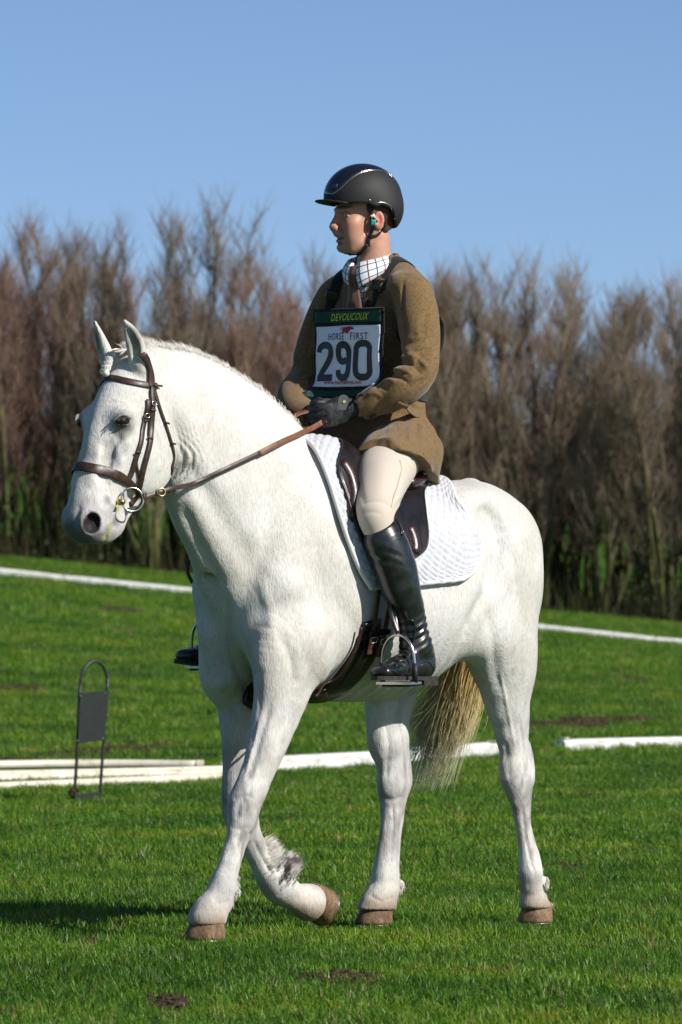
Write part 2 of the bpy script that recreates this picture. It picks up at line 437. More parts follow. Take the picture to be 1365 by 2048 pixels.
def scatter(name, pts, rot, scl, tone, src, label, cat):
    me = bpy.data.meshes.new(name); me.vertices.add(len(pts)); me.vertices.foreach_set('co', np.asarray(pts, np.float32).ravel()); me.update()
    for nm, ty, ar in (('rot', 'FLOAT_VECTOR', rot), ('scl', 'FLOAT', scl), ('tone', 'FLOAT', tone)):
        at = me.attributes.new(nm, ty, 'POINT'); at.data.foreach_set('vector' if ty == 'FLOAT_VECTOR' else 'value', np.asarray(ar, np.float32).ravel())
    me.materials.append(M6['blade']); o = obj(name, me); ng = bpy.data.node_groups.new(name, 'GeometryNodeTree')
    ng.interface.new_socket('Geometry', in_out='INPUT', socket_type='NodeSocketGeometry'); ng.interface.new_socket('Geometry', in_out='OUTPUT', socket_type='NodeSocketGeometry')
    L = ng.links.new; nd = ng.nodes; gi_ = nd.new('NodeGroupInput'); go = nd.new('NodeGroupOutput'); io = nd.new('GeometryNodeInstanceOnPoints'); g2 = nd.new('GeometryNodeGeometryToInstance')
    for s_ in reversed(src):
        q = nd.new('GeometryNodeObjectInfo'); q.inputs['Object'].default_value = s_; L(q.outputs['Geometry'], g2.inputs[0])
    def na(n_, t_):
        a = nd.new('GeometryNodeInputNamedAttribute'); a.data_type = t_; a.inputs['Name'].default_value = n_; return a.outputs[0]
    L(gi_.outputs[0], io.inputs['Points']); L(g2.outputs[0], io.inputs['Instance']); io.inputs['Pick Instance'].default_value = True
    L(na('rot', 'FLOAT_VECTOR'), io.inputs['Rotation']); L(na('scl', 'FLOAT'), io.inputs['Scale']); L(io.outputs[0], go.inputs[0])
    md = o.modifiers.new('scatter', 'NODES'); md.node_group = ng; tag(o, label, cat, kind='stuff'); return o
tufts = [tuft(i, 15, .040, .016, .050, .0034) for i in range(6)]
gr_ = np.random.default_rng(11)
HOOFS = [(-.425, -.60), (.63, .50), (.11, .36), (-.05, .10)]
def region(d0, d1, n, margin):
    d = (gr_.random(n)*(d1**2-d0**2)+d0**2)**.5 if d0 > 0 else gr_.uniform(d0, d1, n)
    hw = CX/FPX*d+margin; return gr_.uniform(-1, 1, n)*hw, d-DIST
px_, py_, sc_ = [], [], []
for d0, d1, n, mg, s0 in ((16.3, 21, 17000, .8, 1.0), (21, 27, 24000, .9, 1.0), (27, 44, 52000, 1.2, 1.15), (44, 75, 42000, 1.6, 1.5), (75, 138, 45000, 2.0, 1.9)):
    x, y = region(d0, d1, n, mg); px_.append(x); py_.append(y); sc_.append(np.full(n, s0))
x, y, sc = np.concatenate(px_), np.concatenate(py_), np.concatenate(sc_)
k = gr_.random(len(x)) > soil_mask(x, y)*.93; x, y, sc = x[k], y[k], sc[k]
clump = .5+.5*np.sin(x*5.1+2*np.sin(y*2.3))*np.sin(y*3.7+1.5*np.sin(x*4.1)); big = .5+.5*np.sin(x*1.7+y*.6+2)*np.sin(y*.9-x*.8)
sc = sc*(.42+.42*clump+.28*big+.22*gr_.random(len(x)))
for hx, hy in HOOFS: sc = sc*(.38+.62*np.clip(np.hypot((x-hx)/.16, (y-hy)/.42), 0, 1)**1.5)
tone = np.clip(gr_.random(len(x))*.88+.10*(clump-.5), 0, .9); dry = gr_.random(len(x)) < .05; tone[dry] = gr_.uniform(.93, 1, dry.sum())
rot = np.stack([gr_.normal(0, .18, len(x)), gr_.normal(0, .18, len(x)), gr_.uniform(0, 6.28, len(x))], 1)
scatter('grass', np.stack([x, y, ground_z(x, y)-.003], 1), rot, sc, tone, tufts, 'short bright green pasture grass with a few straw blades', 'grass')

# ------------------------------------------------------------ bare trees
def bark_build(nt, b):
    gm = N(nt, 'TexCoord'); sp = N(nt, 'SeparateXYZ'); nt.links.new(gm.outputs['Object'], sp.inputs[0]); n = noise(nt, 3, 4, .6)
    mr = N(nt, 'MapRange'); mr.inputs[1].default_value = .3; mr.inputs[2].default_value = 4.5; nt.links.new(sp.outputs[2], mr.inputs[0])
    oi = N(nt, 'ObjectInfo')
    c = ramp(nt, mr.outputs[0], [(0, (.085, .095, .030)), (.35, (.125, .120, .055)), (1, (.19, .145, .11))])
    m = mix(nt, c.outputs[0], ramp(nt, n.outputs[0], [(.35, (.5, .5, .45)), (.55, (1, 1, 1)), (.72, (1.5, 1.6, .9))]).outputs[0], 1, 'MULTIPLY')
    nt.links.new(m, b.inputs['Base Color'])
M6['bark'] = mat('mossy_bark', rough=.9, spec=.15, build=bark_build)
M6['twig_red'] = mat('reddish_twigs', (.235, .150, .118), rough=.8, spec=.2)
M6['twig_brown'] = mat('brown_twigs', (.230, .180, .130), rough=.8, spec=.2)
def tubes_fast(P, r, sides=3):
    """P: n x m x 3 polylines, r: n x m radii -> one mesh"""
    n, m = P.shape[:2]; T = np.gradient(P, axis=1); T /= np.linalg.norm(T, axis=2, keepdims=True)+1e-9
    ref = np.array([.3, .9, .1]); U = np.cross(T, ref); U /= np.linalg.norm(U, axis=2, keepdims=True)+1e-9; W = np.cross(T, U)
    a = np.arange(sides)*2*math.pi/sides
    V = P[:, :, None]+r[:, :, None, None]*(np.cos(a)[None, None, :, None]*U[:, :, None]+np.sin(a)[None, None, :, None]*W[:, :, None])
    idx = np.arange(n*m*sides).reshape(n, m, sides); A = idx[:, :-1]; B_ = idx[:, 1:]
    F = np.stack([A, np.roll(A, -1, 2), np.roll(B_, -1, 2), B_], 3).reshape(-1, 4); return V.reshape(-1, 3), F
def tree_mesh(seed, H, nst, spread, nbr, ntw, twm):
    g = np.random.default_rng(seed); st, sr_ = [], []
    for i in range(nst):
        az = 2*math.pi*i/nst+g.normal(0, .4); lean = abs(g.normal(0, spread)); h = H*g.uniform(.72, 1.0); m = 10; p = np.array([math.cos(az)*.12, math.sin(az)*.12, -.1]); pts = [p]; d = unit((math.cos(az)*lean, math.sin(az)*lean, 1))
        for j in range(m-1):
            d = unit(d+np.array([g.normal(0, .07), g.normal(0, .07), .06])); p = p+d*h/(m-1); pts.append(p)
        st.append(pts); r0 = g.uniform(.045, .085)*H/6.5; sr_.append(r0*(1-np.linspace(0, 1, m)**.8*.93))
    S, SR = np.array(st), np.array(sr_); V1, F1 = tubes_fast(S, SR, 6)
    br_, tw = [], []
    for i in range(nst):
        for _ in range(nbr):
            t = g.uniform(.16, .98)**.9; x = t*9; j = min(int(x), 8); p = S[i, j]+(S[i, j+1]-S[i, j])*(x-j); az = g.uniform(0, 6.28); up = g.uniform(1.2, 2.8)
            d = unit((math.cos(az), math.sin(az), up)); L = g.uniform(.5, 1.0)*(1.9-1.25*t)*H/6.5; pts = [p]
            for q in range(4): d = unit(d+np.array([g.normal(0, .12), g.normal(0, .12), .16])); p = p+d*L/4; pts.append(p)
            br_.append(pts)
            for _k in range(ntw):
                u = g.uniform(.15, 1)*4; jj = min(int(u), 3); b0 = np.array(pts[jj])+(np.array(pts[jj+1])-np.array(pts[jj]))*(u-jj); a2 = g.uniform(0, 6.28); d2 = unit((math.cos(a2), math.sin(a2), g.uniform(.8, 2.6))); l2 = g.uniform(.22, .72)
                tw.append([b0, b0+d2*l2*.5+g.normal(0, .02, 3), b0+d2*l2+np.array([0, 0, .06])+g.normal(0, .03, 3)])
    B_ = np.array(br_); V2, F2 = tubes_fast(B_, np.tile(np.linspace(.016, .006, 5), (len(B_), 1))); T_ = np.array(tw); V3, F3 = tubes_fast(T_, np.tile([.0065, .0050, .0025], (len(T_), 1)))
    trunk = mesh_data('trunk', V1, F1, True, [M6['bark']]); crown = mesh_data('crown', np.vstack([V2, V3]), np.concatenate([F2, F3+len(V2)]), False, [twm]); return trunk, crown
kinds = [(tree_mesh(21, 7.0, 9, .15, 24, 11, M6['twig_brown']), 'tall bare tree with grey brown twigs'),
         (tree_mesh(22, 6.5, 10, .20, 22, 11, M6['twig_red']), 'bare tree with reddish twigs'),
         (tree_mesh(23, 6.5, 8, .26, 24, 11, M6['twig_brown']), 'wide bare tree with mossy leaning stems'),
         (tree_mesh(24, 6.3, 11, .18, 20, 12, M6['twig_red']), 'dense bare tree with dark reddish twigs'),
         (tree_mesh(25, 6.7, 7, .20, 26, 11, M6['twig_brown']), 'slender bare tree with few upright stems')]
tr2 = np.random.default_rng(9); placed = []
def plant(x, y, k, s, rz, row):
    (tk, cw), lab = kinds[k]; px = CX+x/(y+DIST)*FPX
    where = next(w_ for lim, w_ in ((0, 'beyond the left edge'), (150, 'at the left edge'), (300, "behind the horse's ears"), (430, "above the horse's crest"), (570, "above the horse's neck"), (680, 'just left of the rider'), (860, 'behind the rider'), (960, 'just right of the rider'), (1060, "above the horse's rump"), (1180, 'right of the rump'), (1290, 'near the right edge'), (1366, 'at the right edge'), (1e9, 'beyond the right edge')) if px < lim)
    lab = lab+', '+('front row', 'middle row', 'back row')[row]+', '+where
    e = empty('bare_tree', (x, y, float(ground_z(x, y))-.05), rz, lab, 'tree', 'bare trees along the far edge of the field'); e.scale = (s*tr2.uniform(.9, 1.1), s*tr2.uniform(.9, 1.1), s)
    obj('trunk', tk, e); obj('crown', cw, e)
for row, (d, x0, x1, n) in enumerate(((136.5, -11, 11, 17), (140.5, -12, 12, 18), (145.5, -12.5, 12.5, 17))):
    for i in range(n):
        x = x0+(x1-x0)*(i+.5)/n+tr2.uniform(-.28, .28); y = d-DIST+tr2.uniform(-1.2, 1.2)
        top = np.interp(x, [-7, -5.6, -3.4, -2, 0, 2, 3.6, 5, 7], [1.02, 1.09, 1.06, 1.09, 1.05, 1.03, 1.05, 1.06, 1.03])
        k = int(tr2.integers(0, 5)); k = 0 if -6.3 < x < -4.8 and row == 0 else k
        plant(x, y, k, top*tr2.uniform(.90, 1.03)*(.97 if row == 0 else 1.0), tr2.uniform(0, 6.28), row)
# undergrowth: brambles and thin shoots among the trunks
g = np.random.default_rng(31); n = 9000
bx = g.uniform(-13, 13, n); by = g.uniform(134.6, 150, n)-DIST; bz = ground_z(bx, by); hh = g.gamma(3.0, .22, n)*(.6+.5*np.sin(bx*1.3)**2)
a = g.uniform(0, 6.28, n); ln = g.uniform(.1, .5, n)*hh
P = np.stack([np.stack([bx, by, bz], 1), np.stack([bx+np.cos(a)*ln*.4, by+np.sin(a)*ln*.4, bz+hh*.6], 1), np.stack([bx+np.cos(a)*ln, by+np.sin(a)*ln, bz+hh], 1)], 1)
V, F = tubes_fast(P, np.tile([.012, .009, .004], (n, 1)))
M6['bramble'] = mat('bramble_stems', rough=.85, spec=.15, build=lambda nt, b: nt.links.new(ramp(nt, noise(nt, .8, 3, .6).outputs[0], [(.35, (.030, .026, .016)), (.5, (.040, .050, .018)), (.65, (.075, .052, .030))]).outputs[0], b.inputs['Base Color']))
tag(obj('undergrowth', mesh_data('undergrowth', V, F, False, [M6['bramble']])), 'dark brambles and thin shoots under the row of bare trees', 'undergrowth', kind='stuff')
n = 16000; bx = g.uniform(-13, 13, n); by = g.uniform(134.8, 150, n)-DIST; clm = np.clip(np.sin(bx*.9+1.2)+np.sin(bx*2.3)*.6+.5, .12, 1.6); bz = ground_z(bx, by)+g.random(n)**1.8*1.1*clm
s_ = g.uniform(.03, .07, n); u = g.normal(size=(n, 3)); u /= np.linalg.norm(u, axis=1)[:, None]; w_ = np.cross(u, g.normal(size=(n, 3))); w_ /= np.linalg.norm(w_, axis=1)[:, None]
c = np.stack([bx, by, bz], 1); V = np.stack([c-u*s_[:, None], c+w_*s_[:, None]*.5, c+u*s_[:, None], c-w_*s_[:, None]*.5], 1).reshape(-1, 3)
M6['bleaf'] = mat('bramble_leaves', rough=.6, spec=.3, build=lambda nt, b: nt.links.new(ramp(nt, noise(nt, 1.1, 3, .6).outputs[0], [(.3, (.030, .028, .014)), (.5, (.026, .052, .016)), (.7, (.050, .095, .022))]).outputs[0], b.inputs['Base Color']))
tag(obj('bramble_leaves', mesh_data('bramble_leaves', V, np.arange(4*n).reshape(n, 4), False, [M6['bleaf']])), 'dark green bramble leaves between the trunks of the bare trees', 'undergrowth', kind='stuff')
# far hedge along the crest of the hill seen through the trunks
n = 9000; bx = g.uniform(-26, 26, n); by = 310-DIST+g.uniform(-1.5, 1.5, n); hh = g.random(n)*(1.7+.5*np.sin(bx*.7)+.3*np.sin(bx*2.1)); bz = ground_z(bx, by)+hh
s_ = g.uniform(.08, .2, n); u = g.normal(size=(n, 3)); u /= np.linalg.norm(u, axis=1)[:, None]; w_ = np.cross(u, g.normal(size=(n, 3))); w_ /= np.linalg.norm(w_, axis=1)[:, None]
c = np.stack([bx, by, bz], 1); V = np.stack([c-u*s_[:, None], c+w_*s_[:, None]*.6, c+u*s_[:, None], c-w_*s_[:, None]*.6], 1).reshape(-1, 3)
M6['hedge'] = mat('far_hedge_leaf', (.045, .042, .026), rough=.8)
hg = obj('far_hedge', mesh_data('far_hedge', V, np.arange(4*n).reshape(n, 4), False, [M6['hedge']])); tag(hg, 'dark far hedge on the green hill behind the bare trees', 'hedge')

# ------------------------------------------------------------ arena rails, poles, marker frame
M6['rail'] = mat('white_plastic_rail', rough=.5, spec=.4, build=lambda nt, b: nt.links.new(ramp(nt, noise(nt, 7, 5, .7, stretch=(1, 1, 4)).outputs[0], [(.32, (.42, .40, .34)), (.5, (.68, .68, .66)), (.7, (.76, .76, .75))]).outputs[0], b.inputs['Base Color']))
M6['cream'] = mat('cream_plastic_pole', rough=.45, spec=.4, build=lambda nt, b: nt.links.new(ramp(nt, noise(nt, 9, 5, .7).outputs[0], [(.3, (.40, .33, .22)), (.45, (.62, .57, .46)), (.7, (.72, .68, .58))]).outputs[0], b.inputs['Base Color']))
def gpt(px, py): x, y = gpx(px, py); return np.array([x, y, float(ground_z(x, y))])
def rail(a, b_, h, w, label, group, m, lift=0.0):
    a, b_ = np.array(a), np.array(b_); d = unit((b_-a)*np.array([1, 1, 0])); L = np.linalg.norm(b_-a); lat = np.array([-d[1], d[0], 0]); prof = [(-w/2, -.02), (-w/2, h*.75), (-w*.36, h*.96), (-w*.2, h), (w*.2, h), (w*.36, h*.96), (w/2, h*.75), (w/2, -.02)]
    e = empty('arena_rail', a, 0, label, 'rail', group); V = []; ns = 9
    for i in range(ns):
        t = i/(ns-1); c = (b_-a)*t+np.array([0, 0, lift])
        if i in (0, ns-1): c = c+d*(.004 if i else -.004)
        k = .9 if i in (0, ns-1) else 1
        for y, z in prof: V.append(c+lat*y*k+np.array([0, 0, z*k]))
    m_ = len(prof); F = [(i*m_+j, i*m_+(j+1) % m_, (i+1)*m_+(j+1) % m_, (i+1)*m_+j) for i in range(ns-1) for j in range(m_)]+[tuple(range(m_))[::-1], tuple(range((ns-1)*m_, ns*m_))]
    obj('rail_body', mesh_data('rail_body', V, F, False, [m]), e)
    V = []; F = []
    for t in (.02, .98):
        o = len(V); c = (b_-a)*t+np.array([0, 0, lift+h+.002])
        for x, y in ((-.02, -.3), (.02, -.3), (.02, .3), (-.02, .3)):
            for z in (0, .006): V.append(c+d*x+lat*y*w+np.array([0, 0, z]))
        F += [(o, o+2, o+4, o+6), (o+1, o+7, o+5, o+3), (o, o+1, o+3, o+2), (o+2, o+3, o+5, o+4), (o+4, o+5, o+7, o+6), (o+6, o+7, o+1, o)]
    obj('end_cap', mesh_data('end_cap', V[:8], F[:6], False, [m]), e); obj('end_cap', mesh_data('end_cap', V[8:], F[:6], False, [m]), e)
    return e
rail(gpt(455, 1549), gpt(836, 1528), .095, .10, 'white arena rail lying in the grass behind the front legs of the horse', 'white rails lying on the grass', M6['rail'])
rail(gpt(838, 1525), gpt(987, 1512), .095, .10, 'short white arena rail lying behind the tail of the horse', 'white rails lying on the grass', M6['rail'])
rail(gpt(1122, 1503), gpt(1440, 1496), .085, .10, 'white arena rail lying alone at the right, near bare soil', 'white rails lying on the grass', M6['rail'])
# far rail of the arena, in lengths of two metres or so
def far_pt(px):
    row = 1157+.106*px; d = 98.0
    x = (px-CX)/FPX*d
    return np.array([x, d-DIST, float(ground_z(x, d-DIST))])
edges = list(range(-760, 2200, 296))
for i, (a, b_) in enumerate(zip(edges[:-1], edges[1:])):
    lab = 'low white rail of the far side of the arena, distant line across the field'
    rail(far_pt(a+1), far_pt(b_-1), .115, .10, lab, 'far rails of the arena', M6['rail'])
# stack of cream poles
for k, (y0, y1, x1, r_, z, lab) in enumerate(((1580, 1561, 452, .030, .030, 'cream plastic pole at the front of the bundle on the grass'), (1571, 1557, 470, .030, .036, 'second cream plastic pole of the bundle, beside the front one'),
                                          (1560, 1551, 520, .030, .042, 'third cream plastic pole of the bundle, lying in its middle'), (1551, 1546, 404, .026, .062, 'short cream plastic pole resting on top of the bundle'))):
    P = []
    for t in np.linspace(0, 1, 22):
        px = -230+(x1+230)*t; py = y0+(y1-y0)*((px)/440.)+5*math.sin(t*math.pi)*(-1 if k % 2 else .4); q = gpt(px, py+4); P.append(q+np.array([0, 0, z]))
    P = np.array(P); base = P[-1].copy()
    e = empty('plastic_pole', base-np.array([0, 0, z]), 0, lab, 'pole', 'cream poles bundled on the grass')
    v, q = tubemesh(P-base+np.array([0, 0, z]), r_, 10); obj('tube', mesh_data('tube', v, q, True, [M6['cream']]), e)
    v, q = tubemesh(np.array([P[-1]-np.array([.03, 0, 0]), P[-1]+np.array([.012, 0, 0])])-base+np.array([0, 0, z]), r_*1.08, 10); obj('end_cap', mesh_data('end_cap', v, q, False, [M6['cream']]), e)
# marker frame
M6['frame'] = mat('black_steel_frame', rough=.45, spec=.5, build=lambda nt, b: nt.links.new(ramp(nt, noise(nt, 40, 4, .7).outputs[0], [(.4, (.012, .014, .013)), (.7, (.035, .036, .032))]).outputs[0], b.inputs['Base Color']))
M6['plate'] = mat('dark_green_black_plate', rough=.5, spec=.4, build=lambda nt, b: nt.links.new(ramp(nt, noise(nt, 30, 5, .75).outputs[0], [(.5, (.014, .018, .016)), (.68, (.022, .027, .024)), (.74, (.16, .16, .15))]).outputs[0], b.inputs['Base Color']))
mb0 = gpt(171, 1609); D_ = mb0[1]+DIST; u_ = D_/FPX
def mk(px, py, dy=0.0): return np.array([(px-CX)*u_, mb0[1]+dy, CAMH-(py-HZ)*u_])-mb0
e = empty('marker_frame', mb0, 0, 'black metal marker frame with blank dark plate stuck in the grass', 'marker')
P = [mk(148, 1640), mk(149, 1600), mk(155, 1500), mk(159, 1400), mk(161, 1372, .02)]+[mk(187+27*math.cos(t)*-1+2*math.sin(t), 1372-49*math.sin(t), .02+.06*(1-math.cos(t))) for t in np.linspace(.25, math.pi-.25, 9)]+[mk(214, 1375, .12), mk(212, 1400, .12), mk(205, 1500, .12), mk(198, 1600, .12), mk(196, 1640, .12)]
v, q = tubemesh(crom(np.array(P), 70), .0082, 8); obj('hoop', mesh_data('hoop', v, q, True, [M6['frame']]), e)
def slab(q4, t):
    q4 = np.array(q4); n_ = unit(np.cross(q4[1]-q4[0], q4[3]-q4[0])); V = list(q4-n_*t/2)+list(q4+n_*t/2); return V, [(0, 3, 2, 1), (4, 5, 6, 7), (0, 1, 5, 4), (1, 2, 6, 5), (2, 3, 7, 6), (3, 0, 4, 7)]
v, q = slab([mk(156, 1487, -.012), mk(208, 1481, .108), mk(214, 1382, .108), mk(161, 1386, -.012)], .004); obj('plate', mesh_data('plate', v, q, False, [M6['plate']]), e)
v, q = slab([mk(149, 1602, -.004), mk(199, 1596, .116), mk(200, 1584, .116), mk(150, 1590, -.004)], .006); obj('foot_bar', mesh_data('foot_bar', v, q, False, [M6['frame']]), e)
for a, b_, c_ in ((162, 1391, -.018), (209, 1386, .10), (157, 1481, -.018), (205, 1477, .10)):
    v, q = tubemesh(np.array([mk(a, b_, c_), mk(a, b_, c_-.006)]), .005, 8); obj('rivet', mesh_data('rivet', v, q, False, [mat('zinc_rivet', (.5, .5, .48), .4, metal=1) if 'zinc_rivet' not in bpy.data.materials else bpy.data.materials['zinc_rivet']]), e)
VV, FF, o = [], [], 0
for _ in range(26):
    v = IV*sr.uniform(.006, .014)*(1+.3*sr.normal(size=(len(IV), 1))); VV.append(v+mk(147, 1588, -.01)+sr.normal(0, .011, 3)); FF.append(IF+o); o += len(IV)
cl = obj('mud_lump', mesh_data('mud_lump', np.vstack(VV), np.concatenate(FF), False, [M6['soil']])); cl.location = mb0; tag(cl, 'small lump of mud and roots stuck on the left leg of the marker frame', 'mud', kind='stuff')
# ------------------------------------------------------------ the horse's body
def horse_field(h=0.005):
    f = Field((-0.98, -0.40, -0.01), (1.30, 0.40, 1.97), h)
    # barrel
    f.loft([(.41, 1.26, .40, .90, .12, 0), (.33, 1.42, .33, .83, .165, 0), (.24, 1.52, .25, .765, .245, 0), (.10, 1.535, .12, .74, .275, 0),
            (-.05, 1.46, -.05, .735, .30, 0), (-.22, 1.44, -.22, .75, .315, 0), (-.38, 1.435, -.38, .845, .295, 0), (-.50, 1.435, -.50, .93, .255, 0), (-.60, 1.39, -.58, 1.04, .20, 0)], ct=.13, n=26)
    # withers and neck
    f.tube([(.40, 0, 1.62, .035, .06), (.22, 0, 1.52, .05, .06), (.0, 0, 1.41, .07, .06)], k=.08)
    f.loft([(.88, 1.825, .80, 1.50, .080, 0), (.74, 1.815, .775, 1.40, .088, 0), (.58, 1.765, .725, 1.27, .105, 0), (.42, 1.69, .64, 1.15, .130, 0),
            (.28, 1.60, .57, 1.03, .165, 0), (.15, 1.50, .46, .92, .19, 0)], k=.06, ct=.09, n=30)
    f.tube([(.86, 0, 1.79, .035, .03), (.66, 0, 1.765, .035, .04), (.45, 0, 1.68, .04, .05), (.28, 0, 1.57, .05, .05)], k=.05)
    # jugular groove, neck muscle
    for s in (1, -1):
        f.tube([(.78, s*.085, 1.47, .012), (.66, s*.115, 1.30, .016), (.56, s*.15, 1.16, .016)], k=.05, op='sub')
        f.ell((.80, s*.055, 1.58), (.05, .05, .15), k=.05, t=(-.5, 0, -1), v=(1, 0, 0))
        # shoulder blade and upper arm
        f.tube([(.17, s*.10, 1.47, .06, .07), (.29, s*.150, 1.30, .060, .11), (.405, s*.143, 1.10, .066, .11)], k=.06)
        f.tube([(.425, s*.135, 1.08, .070, .095), (.385, s*.145, .96, .068, .105), (.36, s*.147, .86, .062, .095)], k=.05)
        f.tube([(.20, s*.19, 1.15, .06, .10), (.28, s*.18, .98, .06, .10), (.34, s*.16, .86, .05, .07)], k=.06)   # triceps
        f.ell((.465, s*.082, 1.02), (.075, .075, .13), k=.04)                                                       # pectoral
        f.tube([(.47, s*.09, .95, .06, .06), (.43, s*.11, .82, .055, .07)], k=.05)
        # croup and haunch
        f.ell((-.475, s*.135, 1.25), (.225, .145, .18), k=.08)
        f.ell((-.63, s*.115, 1.15), (.115, .12, .19), k=.07)
        f.ell((-.38, s*.20, 1.36), (.06, .06, .035), k=.09)                                                           # hip point
    f.tube([(.60, 0, 1.18, .016), (.61, 0, 1.0, .02), (.53, 0, .86, .022)], k=.045, op='sub')                         # breast groove
    f.tube([(-.60, 0, 1.40, .05, .05), (-.72, 0, 1.345, .045, .05), (-.80, 0, 1.26, .035, .04), (-.84, -.02, 1.12, .028, .032)], k=.05)   # dock
    # flank hollow
    f.ell((-.385, .30, 1.24), (.05, .03, .09), k=.10, op='sub'); f.ell((-.385, -.30, 1.24), (.05, .03, .09), k=.10, op='sub')
    # thighs
    w = .165
    near = [(-.51, .145, 1.20, .12, .20), (-.525, .155, 1.08, .12, .20), (-.545, w, .97, .11, .165)]
    near += [cp(1010, 1335, 66, .16, .75), cp(1013, 1366, 56, .16, .72), cp(1015, 1400, 47, .155, .72), cp(1021, 1436, 39.5, .15, .72), cp(1025, 1471, 34, .15, .70), cp(1028.5, 1506, 30.5, .145, .68),
             cp(1030, 1530, 32, .145, .66), cp(1033, 1552, 33.5, .14, .66), cp(1038, 1577, 28, .14, .7), cp(1042, 1605, 21, .14, .75), cp(1047, 1647, 16.5, .14, .78), cp(1053, 1682, 17.5, .14, .8),
             cp(1059, 1717, 21, .14, .8), cp(1062, 1748, 25, .14, .9), cp(1063, 1768, 22.5, .14, .95), cp(1066, 1790, 23, .14, 1), cp(1069, 1812, 31, .14, 1), cp(1074, 1826, 33, .14, 1)]
    f.tube(near, k=.045)
    f.tube([cp(1052, 1490, 7, .145, 1), cp(1057, 1525, 10, .145, 1), cp(1056, 1556, 12, .145, 1)], k=.03)               # point of hock
    w = -.15
    far = [(-.46, -.15, 1.20, .13, .21), (-.40, -.165, 1.05, .125, .20), (-.33, -.16, .93, .11, .17)]
    far += [cp(781, 1350, 62, w, .72), cp(780, 1393, 52, w, .72), cp(777, 1418, 47.5, w, .72), cp(776, 1453, 43, w, .72), cp(778, 1488, 40.5, w, .72), cp(784, 1510, 36, w, .7), cp(789, 1541, 35, w, .7),
            cp(789, 1565, 35, w, .72), cp(787, 1580, 32, w, .75), cp(786, 1600, 27, w, .78), cp(784, 1640, 23, w, .8), cp(780, 1682, 22.5, w, .8), cp(776, 1715, 25, w, .8),
            cp(771, 1750, 28, w, .9), cp(769, 1772, 30, w, .95), cp(762, 1795, 34, w, 1), cp(755, 1814, 38, w, 1), cp(751, 1828, 39, w, 1)]
    f.tube(far, k=.045)
    # stifle folds
    f.tube([(-.33, .19, .95, .04, .05), (-.39, .19, .95, .07, .08), (-.46, .17, 1.02, .08, .11)], k=.06)
    f.tube([(-.22, -.18, .92, .05, .06), (-.28, -.18, .93, .08, .09), (-.38, -.17, 1.0, .08, .12)], k=.06)
    # near fore leg
    w = .145
    nf = [(.36, .17, .92, .08, .12), cp(580, 1300, 70, .16, .55), cp(571, 1345, 64, .155, .60), cp(562, 1390, 55, .15, .66), cp(553, 1425, 49, .145, .7), cp(545, 1455, 44, w, .72), cp(531, 1500, 38.5, w, .74), cp(513, 1550, 33, .14, .76),
          cp(499, 1585, 33.5, .14, .82), cp(488, 1612, 34, .135, .86), cp(485, 1640, 30, .135, .86), cp(478, 1668, 23.5, .135, .8), cp(469, 1697, 21.5, .13, .8), cp(456, 1742, 22.5, .13, .8),
          cp(447, 1765, 26, .13, .9), cp(442, 1785, 29, .13, .95), cp(434, 1803, 32, .13, 1), cp(420, 1825, 36.5, .13, 1), cp(414, 1842, 38.5, .13, 1)]
    f.tube(nf, k=.035)
    f.ell(np.array(nf[9][:3])+np.array([.012, .004, .0]), (.030, .036, .044), k=.02)
    f.ell(np.array(cp(512, 1606, 5, .135, 1)[:3]), (.014, .012, .026), k=.02)
    f.ell(np.array(cp(463, 1776, 5, .13, 1)[:3])+np.array([-.01, 0, 0]), (.016, .016, .018), k=.02)
    f.ell(np.array(cp(795, 1768, 5, -.15, 1)[:3])+np.array([-.005, 0, 0]), (.016, .016, .018), k=.02)
    f.ell(np.array(cp(1083, 1762, 5, .14, 1)[:3])+np.array([-.005, 0, 0]), (.014, .014, .016), k=.02)
    f.ell(np.array(cp(1094, 1814, 5, .14, 1)[:3]), (.022, .022, .020), k=.02)
    # far fore leg, lifted
    w = -.14
    ff = [(.36, -.15, .92, .07, .11), (.40, -.145, .82, .06, .085), cp(480, 1390, 48, w, .66), cp(480, 1430, 43, w, .7), cp(480, 1480, 38, w, .72), cp(479, 1530, 33, w, .76), cp(477, 1575, 33, w, .82), cp(477, 1605, 34, w, .9), cp(483, 1635, 32, w, .9)]
    f.tube(ff, k=.035)
    f.tube([cp(483, 1632, 30, w, .9), cp(497, 1665, 25, w, .85), cp(511, 1696, 24, w, .85), cp(527, 1728, 26, w, .85), cp(544, 1754, 31, w, .9), cp(558, 1771, 34, w, .92), cp(575, 1785, 30, w, .95), cp(590, 1795, 28, w, 1), cp(605, 1801, 33, w, 1), cp(616, 1805, 38, w, 1)], k=.02)
    # head
    f.loft([(.985, 1.815, .85, 1.66, .072, 0), (1.035, 1.755, .845, 1.58, .094, 0), (1.095, 1.67, .85, 1.50, .100, 0), (1.128, 1.60, .875, 1.445, .094, 0), (1.148, 1.54, .925, 1.415, .080, 0),
            (1.163, 1.47, .985, 1.385, .066, 0), (1.180, 1.415, 1.02, 1.355, .058, 0), (1.203, 1.35, 1.055, 1.315, .060, 0), (1.208, 1.30, 1.09, 1.275, .058, 0)], k=.03, ct=.045, n=36)
    f.ell((1.155, 0, 1.283), (.066, .060, .046), k=.03)      # muzzle
    f.tube([(1.145, 0, 1.44, .040, .030), (1.165, 0, 1.37, .044, .035), (1.178, 0, 1.32, .048, .036)], k=.03)
    f.ell((1.155, 0, 1.256), (.040, .052, .022), k=.02)      # upper lip
    f.ell((1.082, 0, 1.262), (.040, .032, .040), k=.02, t=(.8, 0, -.5), v=(.5, 0, .8))      # lower lip, chin
    f.ell((1.050, 0, 1.285), (.036, .038, .036), k=.03)
